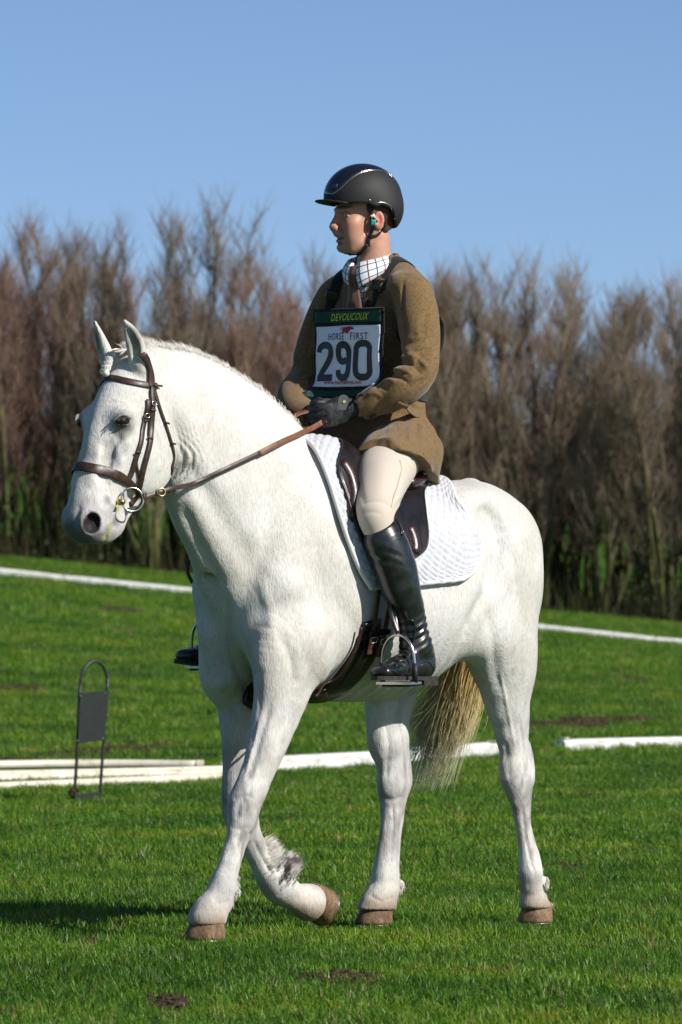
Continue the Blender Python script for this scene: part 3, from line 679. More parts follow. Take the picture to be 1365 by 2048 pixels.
    f.tube([(1.035, 0, 1.300, .036, .030), (1.005, 0, 1.335, .040, .032), (.97, 0, 1.38, .046, .04)], k=.03)
    for s in (1, -1):
        f.ell((.935, s*.055, 1.50), (.045, .10, .125), k=.025, t=(.35, 0, -.95), v=(1, 0, 0))         # cheek
        f.tube([(1.07, s*.086, 1.54, .007), (1.10, s*.071, 1.47, .005), (1.115, s*.060, 1.43, .003)], k=.022)     # facial crest
        f.tube([(1.13, s*.04, 1.50, .010), (1.16, s*.038, 1.42, .008)], k=.03)                         # nasal bone edge
        f.ell((1.135, s*.085, 1.49), (.02, .02, .05), k=.04, op='sub', t=(.3, 0, -.95), v=(1, 0, 0))
        f.ell((1.00, s*.105, 1.60), (.03, .012, .03), k=.03, op='sub')
        f.tube([(1.075, s*.086, 1.56, .006), (1.098, s*.076, 1.50, .006), (1.112, s*.066, 1.445, .004)], k=.018)
        f.tube([(.985, s*.080, 1.50, .003), (1.03, s*.075, 1.44, .0035), (1.05, s*.066, 1.40, .002)], k=.008)
        # orbit
        f.ell((1.072, s*.072, 1.612), (.032, .034, .034), k=.035)
        f.tube([(1.058, s*.098, 1.618, .005), (1.080, s*.102, 1.626, .006), (1.104, s*.094, 1.622, .006), (1.118, s*.084, 1.608, .004)], k=.010)
        f.ell((1.092, s*.101, 1.606), (.019, .013, .011), k=.006, op='sub')
        f.tube([(1.066, s*.101, 1.597, .003), (1.090, s*.101, 1.592, .004), (1.112, s*.092, 1.597, .003)], k=.008)
        f.ell((1.07, s*.098, 1.69), (.02, .014, .018), k=.03, op='sub')
        # nostril
        f.tube([(1.165, s*.050, 1.328, .010), (1.196, s*.046, 1.324, .010), (1.208, s*.038, 1.294, .009), (1.185, s*.046, 1.270, .010)], k=.024)
        f.ell((1.188, s*.062, 1.293), (.026, .033, .030), k=.007, op='sub', t=(.9, 0, .45), v=(-.45, 0, .9))
        # ears
        b, m, tp = (.985, s*.060, 1.765), (1.015, s*.070, 1.845), (1.055, s*.064, 1.915)
        f.tube([(.955, s*.05, 1.735, .035, .03), (b[0], b[1], b[2]+.01, .030, .026), (m[0], m[1], m[2], .030, .020), (1.036, s*.068, 1.885, .021, .012), (tp[0], tp[1], tp[2], .005, .005)], k=.012, side=(.5, s*-.85, 0), n=16)
        n_ = unit((.8, s*.6, 0))
        f.tube([(b[0]+.022*n_[0]+.01, b[1]+.022*n_[1], b[2]+.03, .010, .010), (m[0]+.022*n_[0], m[1]+.022*n_[1], m[2]-.01, .018, .016), (1.034+.017*n_[0], s*.067+.014*n_[1], 1.875, .013, .012), (tp[0]+.012*n_[0], tp[1]+.01*n_[1], tp[2]-.01, .004, .004)], k=.005, op='sub', side=(.5, s*-.85, 0), n=14)
    # throat and poll
    f.ell((.90, 0, 1.79), (.05, .045, .04), k=.05)
    # wrinkles where the jaw meets the neck
    f.warp((.80, .09, 1.47), (.10, .08, .16), lambda x, y, z: .0035*np.sin((x*.86 - z*.35 + .04*np.sin(z*22))*2*math.pi/.021))
    f.warp((.80, -.09, 1.47), (.10, .08, .16), lambda x, y, z: .0035*np.sin((x*.86 - z*.35)*2*math.pi/.021))
    # muscle unevenness
    f.warp((.35, .2, 1.05), (.40, .3, .45), lambda x, y, z: .006*np.sin(x*23+z*9)*np.sin(z*17-x*6+1.3))
    f.warp((-.55, .2, 1.15), (.35, .3, .45), lambda x, y, z: .005*np.sin(x*19-z*8)*np.sin(z*15+x*5+.6))
    # tendon grooves beside the cannon bones
    def groove(a, b, w_, sgn, r_=.004):
        P0, P1 = cp(*a, w_, .8), cp(*b, w_, .8)
        f.tube([(P0[0]-.35*P0[4], w_+sgn*P0[3]*1.02, P0[2], r_), (P1[0]-.35*P1[4], w_+sgn*P1[3]*1.02, P1[2], r_)], k=.014, op='sub')
    groove((478, 1668, 23.5), (458, 1745, 22.5), .132, 1); groove((1048, 1640, 16.5), (1058, 1735, 20), .14, 1); groove((784, 1630, 23), (775, 1735, 25), -.15, 1); groove((512, 1690, 24), (532, 1742, 25), -.14, 1)
    for px_, w_, sg in ((470, .135, 1), (1043, .14, 1), (780, -.15, 1)): pass
    # hollow in front of and behind the pasterns
    f.warp(cp(442, 1800, 30, .13, 1)[:3], .08, lambda x, y, z: .0035*np.sin(z*95))
    f.warp(cp(1067, 1795, 25, .14, 1)[:3], .08, lambda x, y, z: .0030*np.sin(z*95))
    f.warp(cp(765, 1785, 30, -.15, 1)[:3], .08, lambda x, y, z: .0035*np.sin(z*95))
    # legs end at the coronet
    f.plane((0, 0, .060), (0, 0, -1), lo=(-1, -.4, -.01), hi=(-.1, .4, .2)); f.plane((0, 0, .060), (0, 0, -1), lo=(.3, -.4, -.01), hi=(1.3, .4, .2))
    hb0 = np.array(lwz(651, 1812, -.14)); f.plane(hb0+np.array([.965, 0, .26])*.052, (-.965, 0, -.26), lo=hb0-.13, hi=hb0+.13)
    # sheath
    f.ell((-.26, 0, .80), (.09, .045, .05), k=.04)
    return f
# ------------------------------------------------------------ noise helper for vertex tints
_perm = rng.random((64, 64, 64)).astype(np.float32)
def vnoise(P, s):
    Q = P*s; i = np.floor(Q).astype(int); f = Q-i; f = f*f*(3-2*f); o = 0
    for a in (0, 1):
        for b in (0, 1):
            for c in (0, 1):
                w = (f[:, 0] if a else 1-f[:, 0])*(f[:, 1] if b else 1-f[:, 1])*(f[:, 2] if c else 1-f[:, 2])
                o = o+w*_perm[(i[:, 0]+a) % 64, (i[:, 1]+b) % 64, (i[:, 2]+c) % 64]
    return o
def blob(V, c, r, p=1.0):
    r = np.array([r]*3 if np.isscalar(r) else r, float)
    q = (((V-np.array(c))/r)**2).sum(1); return np.clip(1-q, 0, 1)**p
def paint(C, m, colr):
    m = np.clip(m, 0, 1)[:, None]; C[:, :3] = C[:, :3]*(1-m)+np.array(colr)*m

def coat_build(nt, b):
    at = N(nt, 'Attribute', attribute_name='tint')
    hair = noise(nt, 210, 3, .6, stretch=(1, 1, .22), dist=.3)
    big = noise(nt, 5, 3, .5)
    fl = noise(nt, 130, 2, .6)
    c = mix(nt, at.outputs['Color'], ramp(nt, big.outputs[0], [(.35, (.84, .82, .785)), (.62, (1, 1, 1))]).outputs[0], 1.0, 'MULTIPLY')
    c = mix(nt, c, ramp(nt, hair.outputs[0], [(.30, (.72, .71, .69)), (.56, (1, 1, 1))]).outputs[0], .8, 'MULTIPLY')
    mth = N(nt, 'Math', operation='MULTIPLY'); nt.links.new(at.outputs['Alpha'], mth.inputs[0])
    nt.links.new(ramp(nt, fl.outputs[0], [(.56, (0, 0, 0)), (.66, (1, 1, 1))]).outputs[0], mth.inputs[1])
    c = mix(nt, c, (.20, .19, .19), mth.outputs[0])
    nt.links.new(c, b.inputs['Base Color'])
    n1 = bump(nt, b, hair.outputs[0], .55, .004)
    m2 = noise(nt, 34, 3, .6, stretch=(1, 1, .5))
    bump(nt, b, m2.outputs[0], .22, .012, n1)
M = {}
M['coat'] = mat('white_coat', rough=.62, spec=.25, build=coat_build, sheen=.15)
def leather(name, c1, c2, rough, sc=60, bs=.15, coat=.0):
    def bld(nt, b):
        n = noise(nt, sc, 4, .6); nt.links.new(ramp(nt, n.outputs[0], [(.35, c1), (.7, c2)]).outputs[0], b.inputs['Base Color'])
        f = noise(nt, 500, 2, .6); bump(nt, b, f.outputs[0], bs, .002)
        rr = ramp(nt, n.outputs[0], [(.3, (rough-.08,)*3), (.7, (rough+.12,)*3)]); nt.links.new(rr.outputs[0], b.inputs['Roughness'])
    return mat(name, rough=rough, spec=.5, build=bld, coat=coat)
M['bridle'] = leather('bridle_leather', (.028, .014, .010), (.055, .027, .019), .42)
M['tan'] = leather('tan_rein_rubber', (.13, .055, .028), (.21, .09, .045), .5)
M['saddle'] = leather('saddle_leather', (.007, .006, .006), (.012, .009, .009), .32, sc=12, coat=.15)
M['maroon'] = leather('maroon_leather', (.020, .009, .009), (.038, .014, .013), .33, coat=.15)
M['strapbrown'] = leather('girth_strap_leather', (.07, .028, .018), (.13, .05, .03), .5)
M['boot'] = leather('black_boot_leather', (.008, .010, .010), (.022, .026, .026), .27, sc=25, bs=.1, coat=.25)
M['sole'] = leather('scuffed_sole', (.012, .010, .009), (.040, .032, .026), .7)
M['steel'] = mat('steel', (.62, .60, .57), rough=.25, metal=1.0)
M['brass'] = mat('brass', (.75, .52, .18), rough=.3, metal=1.0)
M['blackrub'] = mat('black_rubber', (.012, .012, .013), rough=.55)
M['horseeye'] = mat('horse_eye', (.018, .008, .005), rough=.22, spec=.5)
M['slobber'] = mat('grass_slobber', (.50, .50, .08), rough=.3)

hf = horse_field(); HV, HF = hf.mesh(2); del hf
HV = relief(HV, HF, [
    ([(447, 1175), (455, 1230), (460, 1285), (468, 1322), (484, 1355), (498, 1388), (503, 1415)], .016, -.012),
    ([(425, 1215), (433, 1265), (444, 1312), (456, 1350)], .014, -.009),
    ([(362, 1005), (385, 1060), (410, 1110), (435, 1155), (447, 1180)], .022, -.010),
    ([(575, 930), (556, 1000), (536, 1075), (520, 1130)], .030, -.007), ([(640, 1060), (625, 1140), (600, 1210), (578, 1270)], .028, -.007),
    ([(520, 1150), (535, 1200), (545, 1250), (552, 1300)], .020, .006), ([(556, 1265), (575, 1300), (588, 1340), (590, 1375)], .018, -.008),
    ([(615, 1400), (632, 1350), (655, 1300), (668, 1255)], .022, -.008), ([(500, 1300), (515, 1345), (520, 1395), (516, 1440)], .012, -.005),
    ([(926, 1285), (945, 1240), (965, 1204), (985, 1150), (996, 1100), (1000, 1050)], .034, -.018), ([(1015, 1090), (1035, 1160), (1046, 1240), (1048, 1320)], .022, -.007),
    ([(975, 1215), (985, 1270), (990, 1330), (998, 1380)], .020, -.006), ([(960, 1010), (985, 1040), (1003, 1075)], .02, -.005),
    ([(540, 1405), (530, 1450), (514, 1500), (500, 1550)], .010, -.006), ([(566, 1430), (552, 1480), (534, 1530)], .008, -.004), ([(522, 1425), (513, 1470), (498, 1525), (485, 1570)], .0045, .0035),
    ([(1000, 1340), (1012, 1400), (1022, 1455), (1030, 1500)], .005, .0035), ([(1040, 1440), (1046, 1485), (1048, 1530), (1050, 1560)], .008, -.007), ([(1012, 1480), (1014, 1520), (1020, 1560)], .010, -.004),
    ([(1046, 1610), (1051, 1660), (1060, 1715), (1070, 1750)], .0055, -.005), ([(481, 1665), (474, 1700), (464, 1745), (458, 1765)], .0055, -.005), ([(492, 1595), (478, 1612), (474, 1640)], .009, -.004), ([(465, 1600), (490, 1592), (512, 1598)], .007, -.003), ([(462, 1655), (482, 1660), (500, 1652)], .006, -.003),
    ([(786, 1605), (788, 1650), (784, 1700), (780, 1745)], .006, -.005), ([(772, 1440), (778, 1500), (772, 1560)], .010, -.005), ([(760, 1590), (785, 1600), (808, 1590)], .008, -.004), ([(800, 1410), (806, 1470), (812, 1520)], .006, .003),
    ([(508, 1680), (525, 1715), (545, 1750)], .006, -.005), ([(426, 1795), (442, 1806), (462, 1800)], .007, -.004), ([(740, 1790), (762, 1802), (790, 1795)], .007, -.004),
    ([(700, 1290), (760, 1330), (830, 1310), (890, 1270)], .006, .003), ([(660, 1180), (700, 1240), (740, 1300)], .03, -.004),
    ([(228, 872), (233, 900), (240, 930)], .008, .004), ([(243, 872), (247, 895), (250, 920)], .012, -.004), ([(210, 880), (205, 930), (198, 975)], .012, -.005), ([(225, 800), (250, 805), (265, 825)], .006, .004),
    ([(242, 1005), (231, 1022), (223, 1042), (217, 1066), (204, 1088)], .0050, -.012), ([(225, 1000), (214, 1022), (208, 1045)], .008, .003), ([(160, 1030), (172, 1020), (192, 1024), (202, 1042), (196, 1062)], .005, .004),
    ([(300, 780), (290, 800), (272, 820)], .012, -.004), ([(310, 850), (322, 880), (325, 920), (312, 950)], .010, .004), ([(185, 985), (190, 1010), (205, 1030)], .008, -.003), ([(215, 985), (222, 1005), (232, 1012)], .006, .003), ([(160, 1010), (155, 1030), (158, 1055)], .008, -.003),
    ]+[([(350+7*k, 848-5*k), (361+8*k, 890-2*k), (358+9*k, 928+2*k), (344+9*k, 958+6*k)], .0038, -.0032) for k in range(7)])
# small unevenness of the skin
_hn = vnormals(HV, HF); _lg = np.clip((.85-HV[:, 2])/.25, 0, 1)
HV = HV+_hn*((.0030*_lg+.0016)*(vnoise(HV*np.array([1, 1, .55]), 26)-.5)+(.0016*_lg+.0006)*(vnoise(HV*np.array([1, 1, .5]), 75)-.5)+.006*(vnoise(HV, 7)-.5)*(1-_lg))[:, None]
hbvh = BVHTree.FromPolygons([Vector(v) for v in HV], [tuple(q) for q in HF])
_fn = np.cross(HV[HF[:, 1]]-HV[HF[:, 0]], HV[HF[:, 2]]-HV[HF[:, 0]])
C = np.ones((len(HV), 4)); C[:, :3] = (.66, .648, .618); C[:, 3] = .02
n1, n2, n3 = vnoise(HV, 14), vnoise(HV, 40), vnoise(HV, 5)
x_, y_, z_ = HV[:, 0], HV[:, 1], HV[:, 2]
for s in (1, -1):
    paint(C, blob(HV, (1.098, s*.095, 1.595), (.062, .04, .058))*(.5+.9*n2), (.15, .145, .155))
    paint(C, blob(HV, (1.115, s*.08, 1.51), (.05, .04, .11))*(n2*1.3-.1), (.27, .27, .29))
    paint(C, blob(HV, (1.035, s*.075, 1.84), (.035, .026, .075))*.35, (.30, .27, .22))
paint(C, blob(HV, (1.16, 0, 1.27), (.17, .12, .15))*(.45+.9*n2), (.27, .26, .275))
paint(C, blob(HV, (1.17, 0, 1.25), (.11, .10, .075))*(.5+.8*n2), (.17, .155, .165))
paint(C, blob(HV, (1.07, 0, 1.26), (.06, .06, .05))*.8, (.40, .36, .34))
for q_, r_ in (((236, 1016), .010), ((222, 1050), .009), ((219, 1060), .010), ((214, 1070), .011), ((208, 1080), .011)): paint(C, blob(HV, surf_(hbvh, *q_)[0], r_)*1.7, (.40, .44, .06))
for q_, r_, k_ in (((150, 1068), .045, .95), ((175, 1080), .040, .9), ((138, 1050), .030, .8), ((232, 1045), .020, .8), ((200, 1075), .022, .7), ((228, 1070), .022, .6), ((215, 1000), .018, .8), ((182, 1010), .035, .55), ((165, 1060), .03, .9), ((190, 1068), .025, .9)): paint(C, blob(HV, surf_(hbvh, *q_)[0], r_)*k_*(.45+.8*n2), (.12, .115, .12))
paint(C, blob(HV, (1.13, .03, 1.252), (.025, .04, .015))*1.2, (.42, .46, .06))
leg = np.clip((.80-z_)/.35, 0, 1)
paint(C, leg*np.clip(n1*2.3-.75, 0, 1)*.85, (.33, .31, .31))
paint(C, np.clip((.62-z_)/.1, 0, 1)*np.clip((z_-.18)/.1, 0, 1)*np.clip(vnoise(HV*np.array([1, 1, .35]), 60)*2.2-1.0, 0, 1)*.85, (.25, .235, .24))
paint(C, np.clip((1.0-z_)/.15, 0, 1)*np.clip((z_-.5)/.15, 0, 1)*np.clip(vnoise(HV*np.array([1, 1, .4]), 45)*2.2-1.15, 0, 1)*.5, (.33, .31, .30))
paint(C, np.clip((.50-z_)/.1, 0, 1)*np.clip((z_-.30)/.1, 0, 1)*np.clip(n2*1.7-.5, 0, 1)*.8, (.24, .22, .22))
paint(C, np.clip((.16-z_)/.13, 0, 1)*(.25+.8*n2), (.42, .29, .17))
paint(C, np.clip((.10-z_)/.05, 0, 1)*(.35+.6*n1), (.22, .13, .07))
paint(C, blob(HV, (-.36, 0, .86), (.14, .16, .16))*1.1, (.26, .22, .21))
paint(C, blob(HV, (-.45, .06, .80), (.12, .10, .25))*.6, (.34, .30, .28))
paint(C, blob(HV, (-.30, 0, .80), (.14, .05, .08))*1.2, (.13, .11, .11))
paint(C, np.clip(1-np.abs(y_)/.10, 0, 1)*np.clip((.80-z_)/.1, 0, 1)*(z_ > .6)*.3*(x_ > -.2), (.5, .46, .44))
paint(C, blob(HV, (.36, .1, .98), (.5, .5, .5))*np.clip(n3-.40, 0, 1)*.9, (.56, .52, .47))
paint(C, np.clip(vnoise(HV, 9)*2.2-1.35, 0, 1)*.35*(z_ < 1.5), (.52, .47, .40))
for s in (1, -1):
    paint(C, blob(HV, (1.094, s*.102, 1.604), (.026, .02, .018), .5)*1.3, (.03, .025, .025))
    paint(C, blob(HV, (1.193, s*.060, 1.293), (.040, .035, .042))*1.2, (.22, .20, .21))
    paint(C, blob(HV, (1.184, s*.050, 1.293), (.032, .032, .033), .4)*2.2, (.010, .008, .009))
    paint(C, blob(HV, (1.032, s*.086, 1.838), (.026, .022, .060), .6)*.9, (.20, .18, .15))  # ear hollow: its shade is put into the coat tint
C[:, 3] = np.clip(.03 + blob(HV, (-.72, .16, .93), (.22, .14, .24))*1.0*n1*1.6 + blob(HV, (-.5, .2, 1.0), (.5, .3, .4))*.10 + leg*.25*n1 + blob(HV, (1.12, 0, 1.42), (.2, .2, .3))*.35*n1 + blob(HV, (1.1, .1, 1.62), (.06, .05, .07))*.9, 0, 1)
horse = Local('horse', (0, 0, 0), 'white horse walking across the grass under its rider', 'horse')
horse.part('body', HV, HF, M['coat'], colors=C)

def uvsphere(c, r, nu=16, nv=10, axis=None):
    V = []; F = []
    r = (r, r, r) if np.isscalar(r) else r
    for j in range(nv+1):
        th = math.pi*j/nv
        for i in range(nu):
            ph = 2*math.pi*i/nu
            V.append((c[0]+r[0]*math.sin(th)*math.cos(ph), c[1]+r[1]*math.sin(th)*math.sin(ph), c[2]+r[2]*math.cos(th)))
    for j in range(nv):
        for i in range(nu):
            a = j*nu+i; b = j*nu+(i+1) % nu; F.append((a, b, b+nu, a+nu))
    return np.array(V), F
def join(parts):
    V = []; F = []; o = 0
    for v, f in parts:
        V.append(np.asarray(v, float)); F += [tuple(int(i)+o for i in q) for q in f]; o += len(v)
    return np.vstack(V), F
def spline(pts, n=24):
    return crom(np.array(pts, float), n)
def strands(roots, paths_fn, n, seg=7, r0=.0012, sides=3):
    """n strands, each paths_fn(i) -> control points; joined into one mesh"""
    VV = []; FF = []; o = 0
    base = []
    for j in range(seg):
        for k in range(sides):
            a = j*sides+k; b = j*sides+(k+1) % sides; base.append((a, b, b+sides, a+sides))
    base = np.array(base)
    for i in range(n):
        P = spline(paths_fn(i), seg+1); rad = r0*(1-np.linspace(0, 1, seg+1)**2*.85)
        v, _ = tubemesh(P, rad, sides, cap=False); VV.append(v); FF.append(base+o); o += len(v)
    return np.vstack(VV), np.concatenate(FF)

# eyes
for s in (1, -1):
    v, q = uvsphere((1.084, s*.083, 1.605), (.023, .021, .019)); horse.part('eye', v, q, M['horseeye'])
lr_ = random.Random(8)
for s in (1, -1):
    def lash(i, s=s):
        t = lr_.random(); b0 = np.array([1.066+.046*t, s*(.102-.012*t), 1.617+.004*math.sin(t*3.1)-.006*t]); d = unit((.35+.2*t, s*.8, -.35+.2*lr_.random())); return [b0, b0+d*.009, b0+d*.016+np.array([0, 0, -.004])]
    v, q = strands(None, lash, 60, seg=3, r0=.0005); horse.part('eyelash', v, q, mat('grey_lash', (.16, .15, .14), .6))
# hooves with shoes
def hoof_build(nt, b):
    n = noise(nt, 30, 5, .65, stretch=(1, 1, .4)); w = noise(nt, 160, 3, .6)
    nt.links.new(mix(nt, ramp(nt, n.outputs[0], [(.3, (.05, .03, .017)), (.46, (.17, .10, .05)), (.62, (.28, .19, .11)), (.75, (.13, .115, .10))]).outputs[0], ramp(nt, w.outputs[0], [(.4, (.6, .55, .5)), (.6, (1, 1, 1))]).outputs[0], .8, 'MULTIPLY'), b.inputs['Base Color'])
    bump(nt, b, w.outputs[0], .4, .003)
M['hoof'] = mat('muddy_hoof', rough=.7, build=hoof_build)
def hoof(base, fwd, up, sc=1.0):
    fwd = unit(fwd); up = unit(up); lat = np.cross(up, fwd); V = []; n = 20
    prof = [(0, .066, .060, .0), (.012, .067, .061, .0), (.035, .060, .055, -.008), (.058, .053, .049, -.016), (.066, .049, .045, -.019), (.074, .040, .038, -.022)]
    for h, a, b_, o in prof:
        for k in range(n):
            t = 2*math.pi*k/n; c, s_ = math.cos(t), math.sin(t)
            x = a*c*(1.0 if c > 0 else .86); y = b_*s_*(1 - .1*(c < -.6))
            V.append(np.array(base)+sc*((x+o)*fwd+y*lat+h*up))
    F = [(j*n+k, j*n+(k+1) % n, (j+1)*n+(k+1) % n, (j+1)*n+k) for j in range(len(prof)-1) for k in range(n)]
    F.append(tuple(range(n))[::-1]); F.append(tuple(range((len(prof)-1)*n, len(prof)*n)))
    h = horse.part('hoof', V, F, M['hoof'])
    P = [np.array(base)+sc*((.058*math.cos(t)*(1 if math.cos(t) > 0 else .86))*fwd+.054*math.sin(t)*lat-.002*up) for t in np.linspace(-2.5, 2.5, 24)]
    v, q = tubemesh(P, .007*sc, 6); horse.part('horseshoe', v, q, M['steel'], parent=h)
def ground_l(px, w, z=0.0):
    py = 1865
    for _ in range(5):
        l, w, zz = lwz(px, py, w); Y = OY-HS*l-HC*w; py += (zz-z)*FPX/(DIST+Y)
    return (l, w, z)
hb = ground_l(411, .13, .012); hoof(hb, (1, -.05, 0), (0, 0, 1), 1.06)
hb = ground_l(1071, .14, .012); hoof(hb, (1, .12, 0), (0, 0, 1), .95)
hb = ground_l(749, -.15, .012); hoof(hb, (1, .0, 0), (0, 0, 1), 1.0)
hb = np.array(lwz(651, 1812, -.14)); hoof(hb, (.26, 0, -.965), (.965, 0, .26), 1.0)

# hair: tail, mane, feathers
def tint_hair(name, stops, sc=3.0, rough=.5):
    def bld(nt, b):
        n = noise(nt, sc, 3, .6); nt.links.new(ramp(nt, n.outputs[0], stops).outputs[0], b.inputs['Base Color'])
    return mat(name, rough=rough, spec=.3, build=bld)
def tail_build(nt, b):
    tc = N(nt, 'TexCoord'); sp = N(nt, 'SeparateXYZ'); nt.links.new(tc.outputs['Object'], sp.inputs[0])
    mr = N(nt, 'MapRange'); mr.inputs[1].default_value = .45; mr.inputs[2].default_value = .95; nt.links.new(sp.outputs[2], mr.inputs[0])
    base = ramp(nt, mr.outputs[0], [(0, (.90, .87, .72)), (.35, (.92, .84, .54)), (.8, (.90, .68, .28)), (1, (.90, .74, .36))])
    n = noise(nt, 60, 3, .6, stretch=(1, 1, .06)); 
    cc = mix(nt, base.outputs[0], ramp(nt, n.outputs[0], [(.3, (.80, .74, .62)), (.55, (1, 1, 1))]).outputs[0], .9, 'MULTIPLY'); nt.links.new(cc, b.inputs['Base Color'])
    tr_ = N(nt, 'BsdfTranslucent'); nt.links.new(cc, tr_.inputs[0]); mx = N(nt, 'MixShader'); mx.inputs[0].default_value = .4
    nt.links.new(b.outputs[0], mx.inputs[1]); nt.links.new(tr_.outputs[0], mx.inputs[2]); nt.links.new(mx.outputs[0], nt.nodes['Material Output'].inputs[0])
M['tail'] = mat('yellowed_tail_hair', rough=.45, spec=.3, build=tail_build)
M['mane'] = tint_hair('white_mane_hair', [(.3, (.62, .58, .50)), (.6, (.80, .78, .73))], 30)
M['greyfeather'] = tint_hair('grey_feather_hair', [(.42, (.10, .085, .08)), (.55, (.62, .58, .54))], 28)
tail_c = [(-.84, -.01, 1.20), (-.89, -.09, 1.07), (-.89, -.22, .96), (-.875, -.285, .82), (-.86, -.335, .66), (-.83, -.400, .485)]
tr = random.Random(3)
def tail_path(i):
    a = tr.uniform(0, 2*math.pi); q = tr.random()**.6; kind = tr.random()
    ln = tr.uniform(.62, 1.0) if tr.random() < .75 else tr.uniform(.95, 1.06)
    out = []
    drift = tr.gauss(0, .045)
    for j, c in enumerate(tail_c):
        t = j/(len(tail_c)-1); R_ = .028+.052*math.sin(min(t*1.5, 1)*math.pi*.62)
        if t > .8: R_ *= .72
        cc = np.array(c)
        p = cc+np.array([.8*math.cos(a)*q*R_ + .01*tr.gauss(0, 1)*t, math.sin(a)*q*R_*1.05 + drift*t*t, -t*0.0])
        if j and t > ln: p = out[-1]+(p-out[-1])*.35
        out.append(p)
    if kind < .05:
        out[-2] += np.array([.03, -.05-.05*tr.random(), .02]); out[-1] += np.array([.05, -.12-.06*tr.random(), .10*tr.random()])
    elif kind < .25: out[-1] += np.array([.02, -.05*tr.random(), -.02*tr.random()])
    out[-1][2] -= .09*tr.random()-.03
    return out
v, q = strands(None, tail_path, 3200, seg=11, r0=.0017); horse.part('tail', v, q, M['tail'])
# mane: short hair along the crest
mr_ = random.Random(5)
crest = spline([(.95, 0, 1.835), (.88, 0, 1.832), (.74, 0, 1.815), (.62, 0, 1.785), (.50, 0, 1.735), (.38, 0, 1.672), (.28, 0, 1.61), (.20, 0, 1.56)], 60)
def mane_path(i):
    c = crest[int(mr_.random()*58)]+np.array([mr_.gauss(0, .006), 0, 0]); w = mr_.gauss(-.012, .016)
    hit = hbvh.ray_cast(Vector((c[0], w, 2.2)), Vector((0, 0, -1)))[0]
    r_ = np.array(hit) if hit else np.array([c[0], w, c[2]])
    up = np.array([.22+mr_.gauss(0, .16), -.25+w*9+mr_.gauss(0, .30), 1.0]); L = mr_.uniform(.012, .034) if w > -.01 else mr_.uniform(.03, .05)
    d = unit(up)*L
    return [r_-d*.2, r_+d*.55+np.array([-.002, 0, 0]), r_+d+np.array([mr_.gauss(0, .004), -L*.25, -L*.2])]
v, q = strands(None, mane_path, 2600, seg=3, r0=.0009); horse.part('mane', v, q, M['mane'])
def lying_path(i):
    c = crest[int(mr_.random()*58)]+np.array([mr_.gauss(0, .006), 0, 0]); w0 = -.01
    pts = []
    L = mr_.uniform(.05, .12); dr = mr_.gauss(0, .015)
    for t in (0, .4, .75, 1):
        p = Vector((c[0]+dr*t, w0-L*t*.75, c[2]-L*t*t*.9)); h = hbvh.find_nearest(p)
        pts.append(np.array(h[0]+h[1]*(.004+.004*mr_.random())))
    return pts
v, q = strands(None, lying_path, 1200, seg=5, r0=.0014); horse.part('mane', v, q, M['mane'])
# forelock plait: a folded braid knot between the ears
pc = [np.array([1.028+.030*t, -.014+.004*math.sin(t*9), 1.812-.058*t]) for t in np.linspace(0, 1, 5)]
v, q = join([uvsphere(c+np.array([.006, .006*(-1)**j, 0]), (.011, .013, .011), 10, 7) for j, c in enumerate(pc)]); fl_ = horse.part('forelock_plait', v, q, M['mane'])
def plait_path(i):
    a0 = mr_.uniform(0, 6.28); t0 = mr_.uniform(0, .75); dr = mr_.choice((-1, 1)); R_ = mr_.uniform(.012, .017); out = []
    for t in np.linspace(0, 1, 4):
        tt = min(t0+.30*t, 1.0); c = np.array([1.034+.030*tt, -.014, 1.816-.062*tt]); a = a0+dr*t*2.4
        out.append(c+np.array([R_*math.cos(a)*.8, R_*math.sin(a), .004*math.sin(tt*30)]))
    return out
v, q = strands(None, plait_path, 1100, seg=6, r0=.0009); horse.part('plait_hair', v, q, M['mane'], parent=fl_)
def fore_path(i):
    a = mr_.uniform(-.04, .04); s_ = Vector((.96, a, 1.86)); pts = []
    for t in (0, .5, 1):
        p = Vector((.965+.07*t, a*(1-t*.75)-.005*t, 1.845-.025*t)); h = hbvh.find_nearest(p); pts.append(np.array(h[0]+h[1]*(.006+.008*mr_.random()*(1-abs(t-.5)))))
    return pts
v, q = strands(None, fore_path, 500, seg=4, r0=.0014); horse.part('forelock', v, q, M['mane'])
def feather(root, d1, d2, n, spread, L, m, name='feather'):
    d1 = np.array(d1); d2 = np.array(d2)
    def fn(i):
        o = np.array([mr_.gauss(0, 1)*spread[0], mr_.gauss(0, 1)*spread[1], mr_.gauss(0, 1)*spread[2]])
        h = hbvh.find_nearest(Vector(np.array(root)+o)); r_ = np.array(h[0]); nn = np.array(h[1])
        ll = L*mr_.uniform(.5, 1.1); a = unit(d1+.5*nn+mr_.gauss(0, .2)*np.array([0, 1, 0])); b_ = unit(d2+mr_.gauss(0, .25)*np.array([1, 1, 0]))
        return [r_-nn*.002, r_+a*ll*.5, r_+a*ll*.5+b_*ll*.5]
    v, q = strands(None, fn, n, seg=4, r0=.0008); horse.part(name, v, q, m)
fr = np.array(lwz(552, 1745, -.14))
feather(np.array(lwz(535, 1715, -.13)), (-.5, .1, .5), (-.8, 0, .3), 700, (.012, .010, .024), .050, M['mane'])
feather(np.array(lwz(562, 1752, -.13)), (-.3, .1, .9), (-.9, 0, .5), 800, (.014, .010, .012), .066, M['greyfeather'])
feather(np.array(lwz(1088, 1760, .14)), (-.4, .1, -.7), (.0, 0, -1), 240, (.006, .012, .026), .022, M['mane'])
feather(np.array(lwz(798, 1765, -.15)), (-.4, .1, -.7), (.0, 0, -1), 240, (.006, .012, .028), .024, M['mane'])
feather(np.array(lwz(468, 1788, .13)), (-.4, .1, -.7), (.0, 0, -1), 240, (.006, .012, .026), .022, M['mane'])


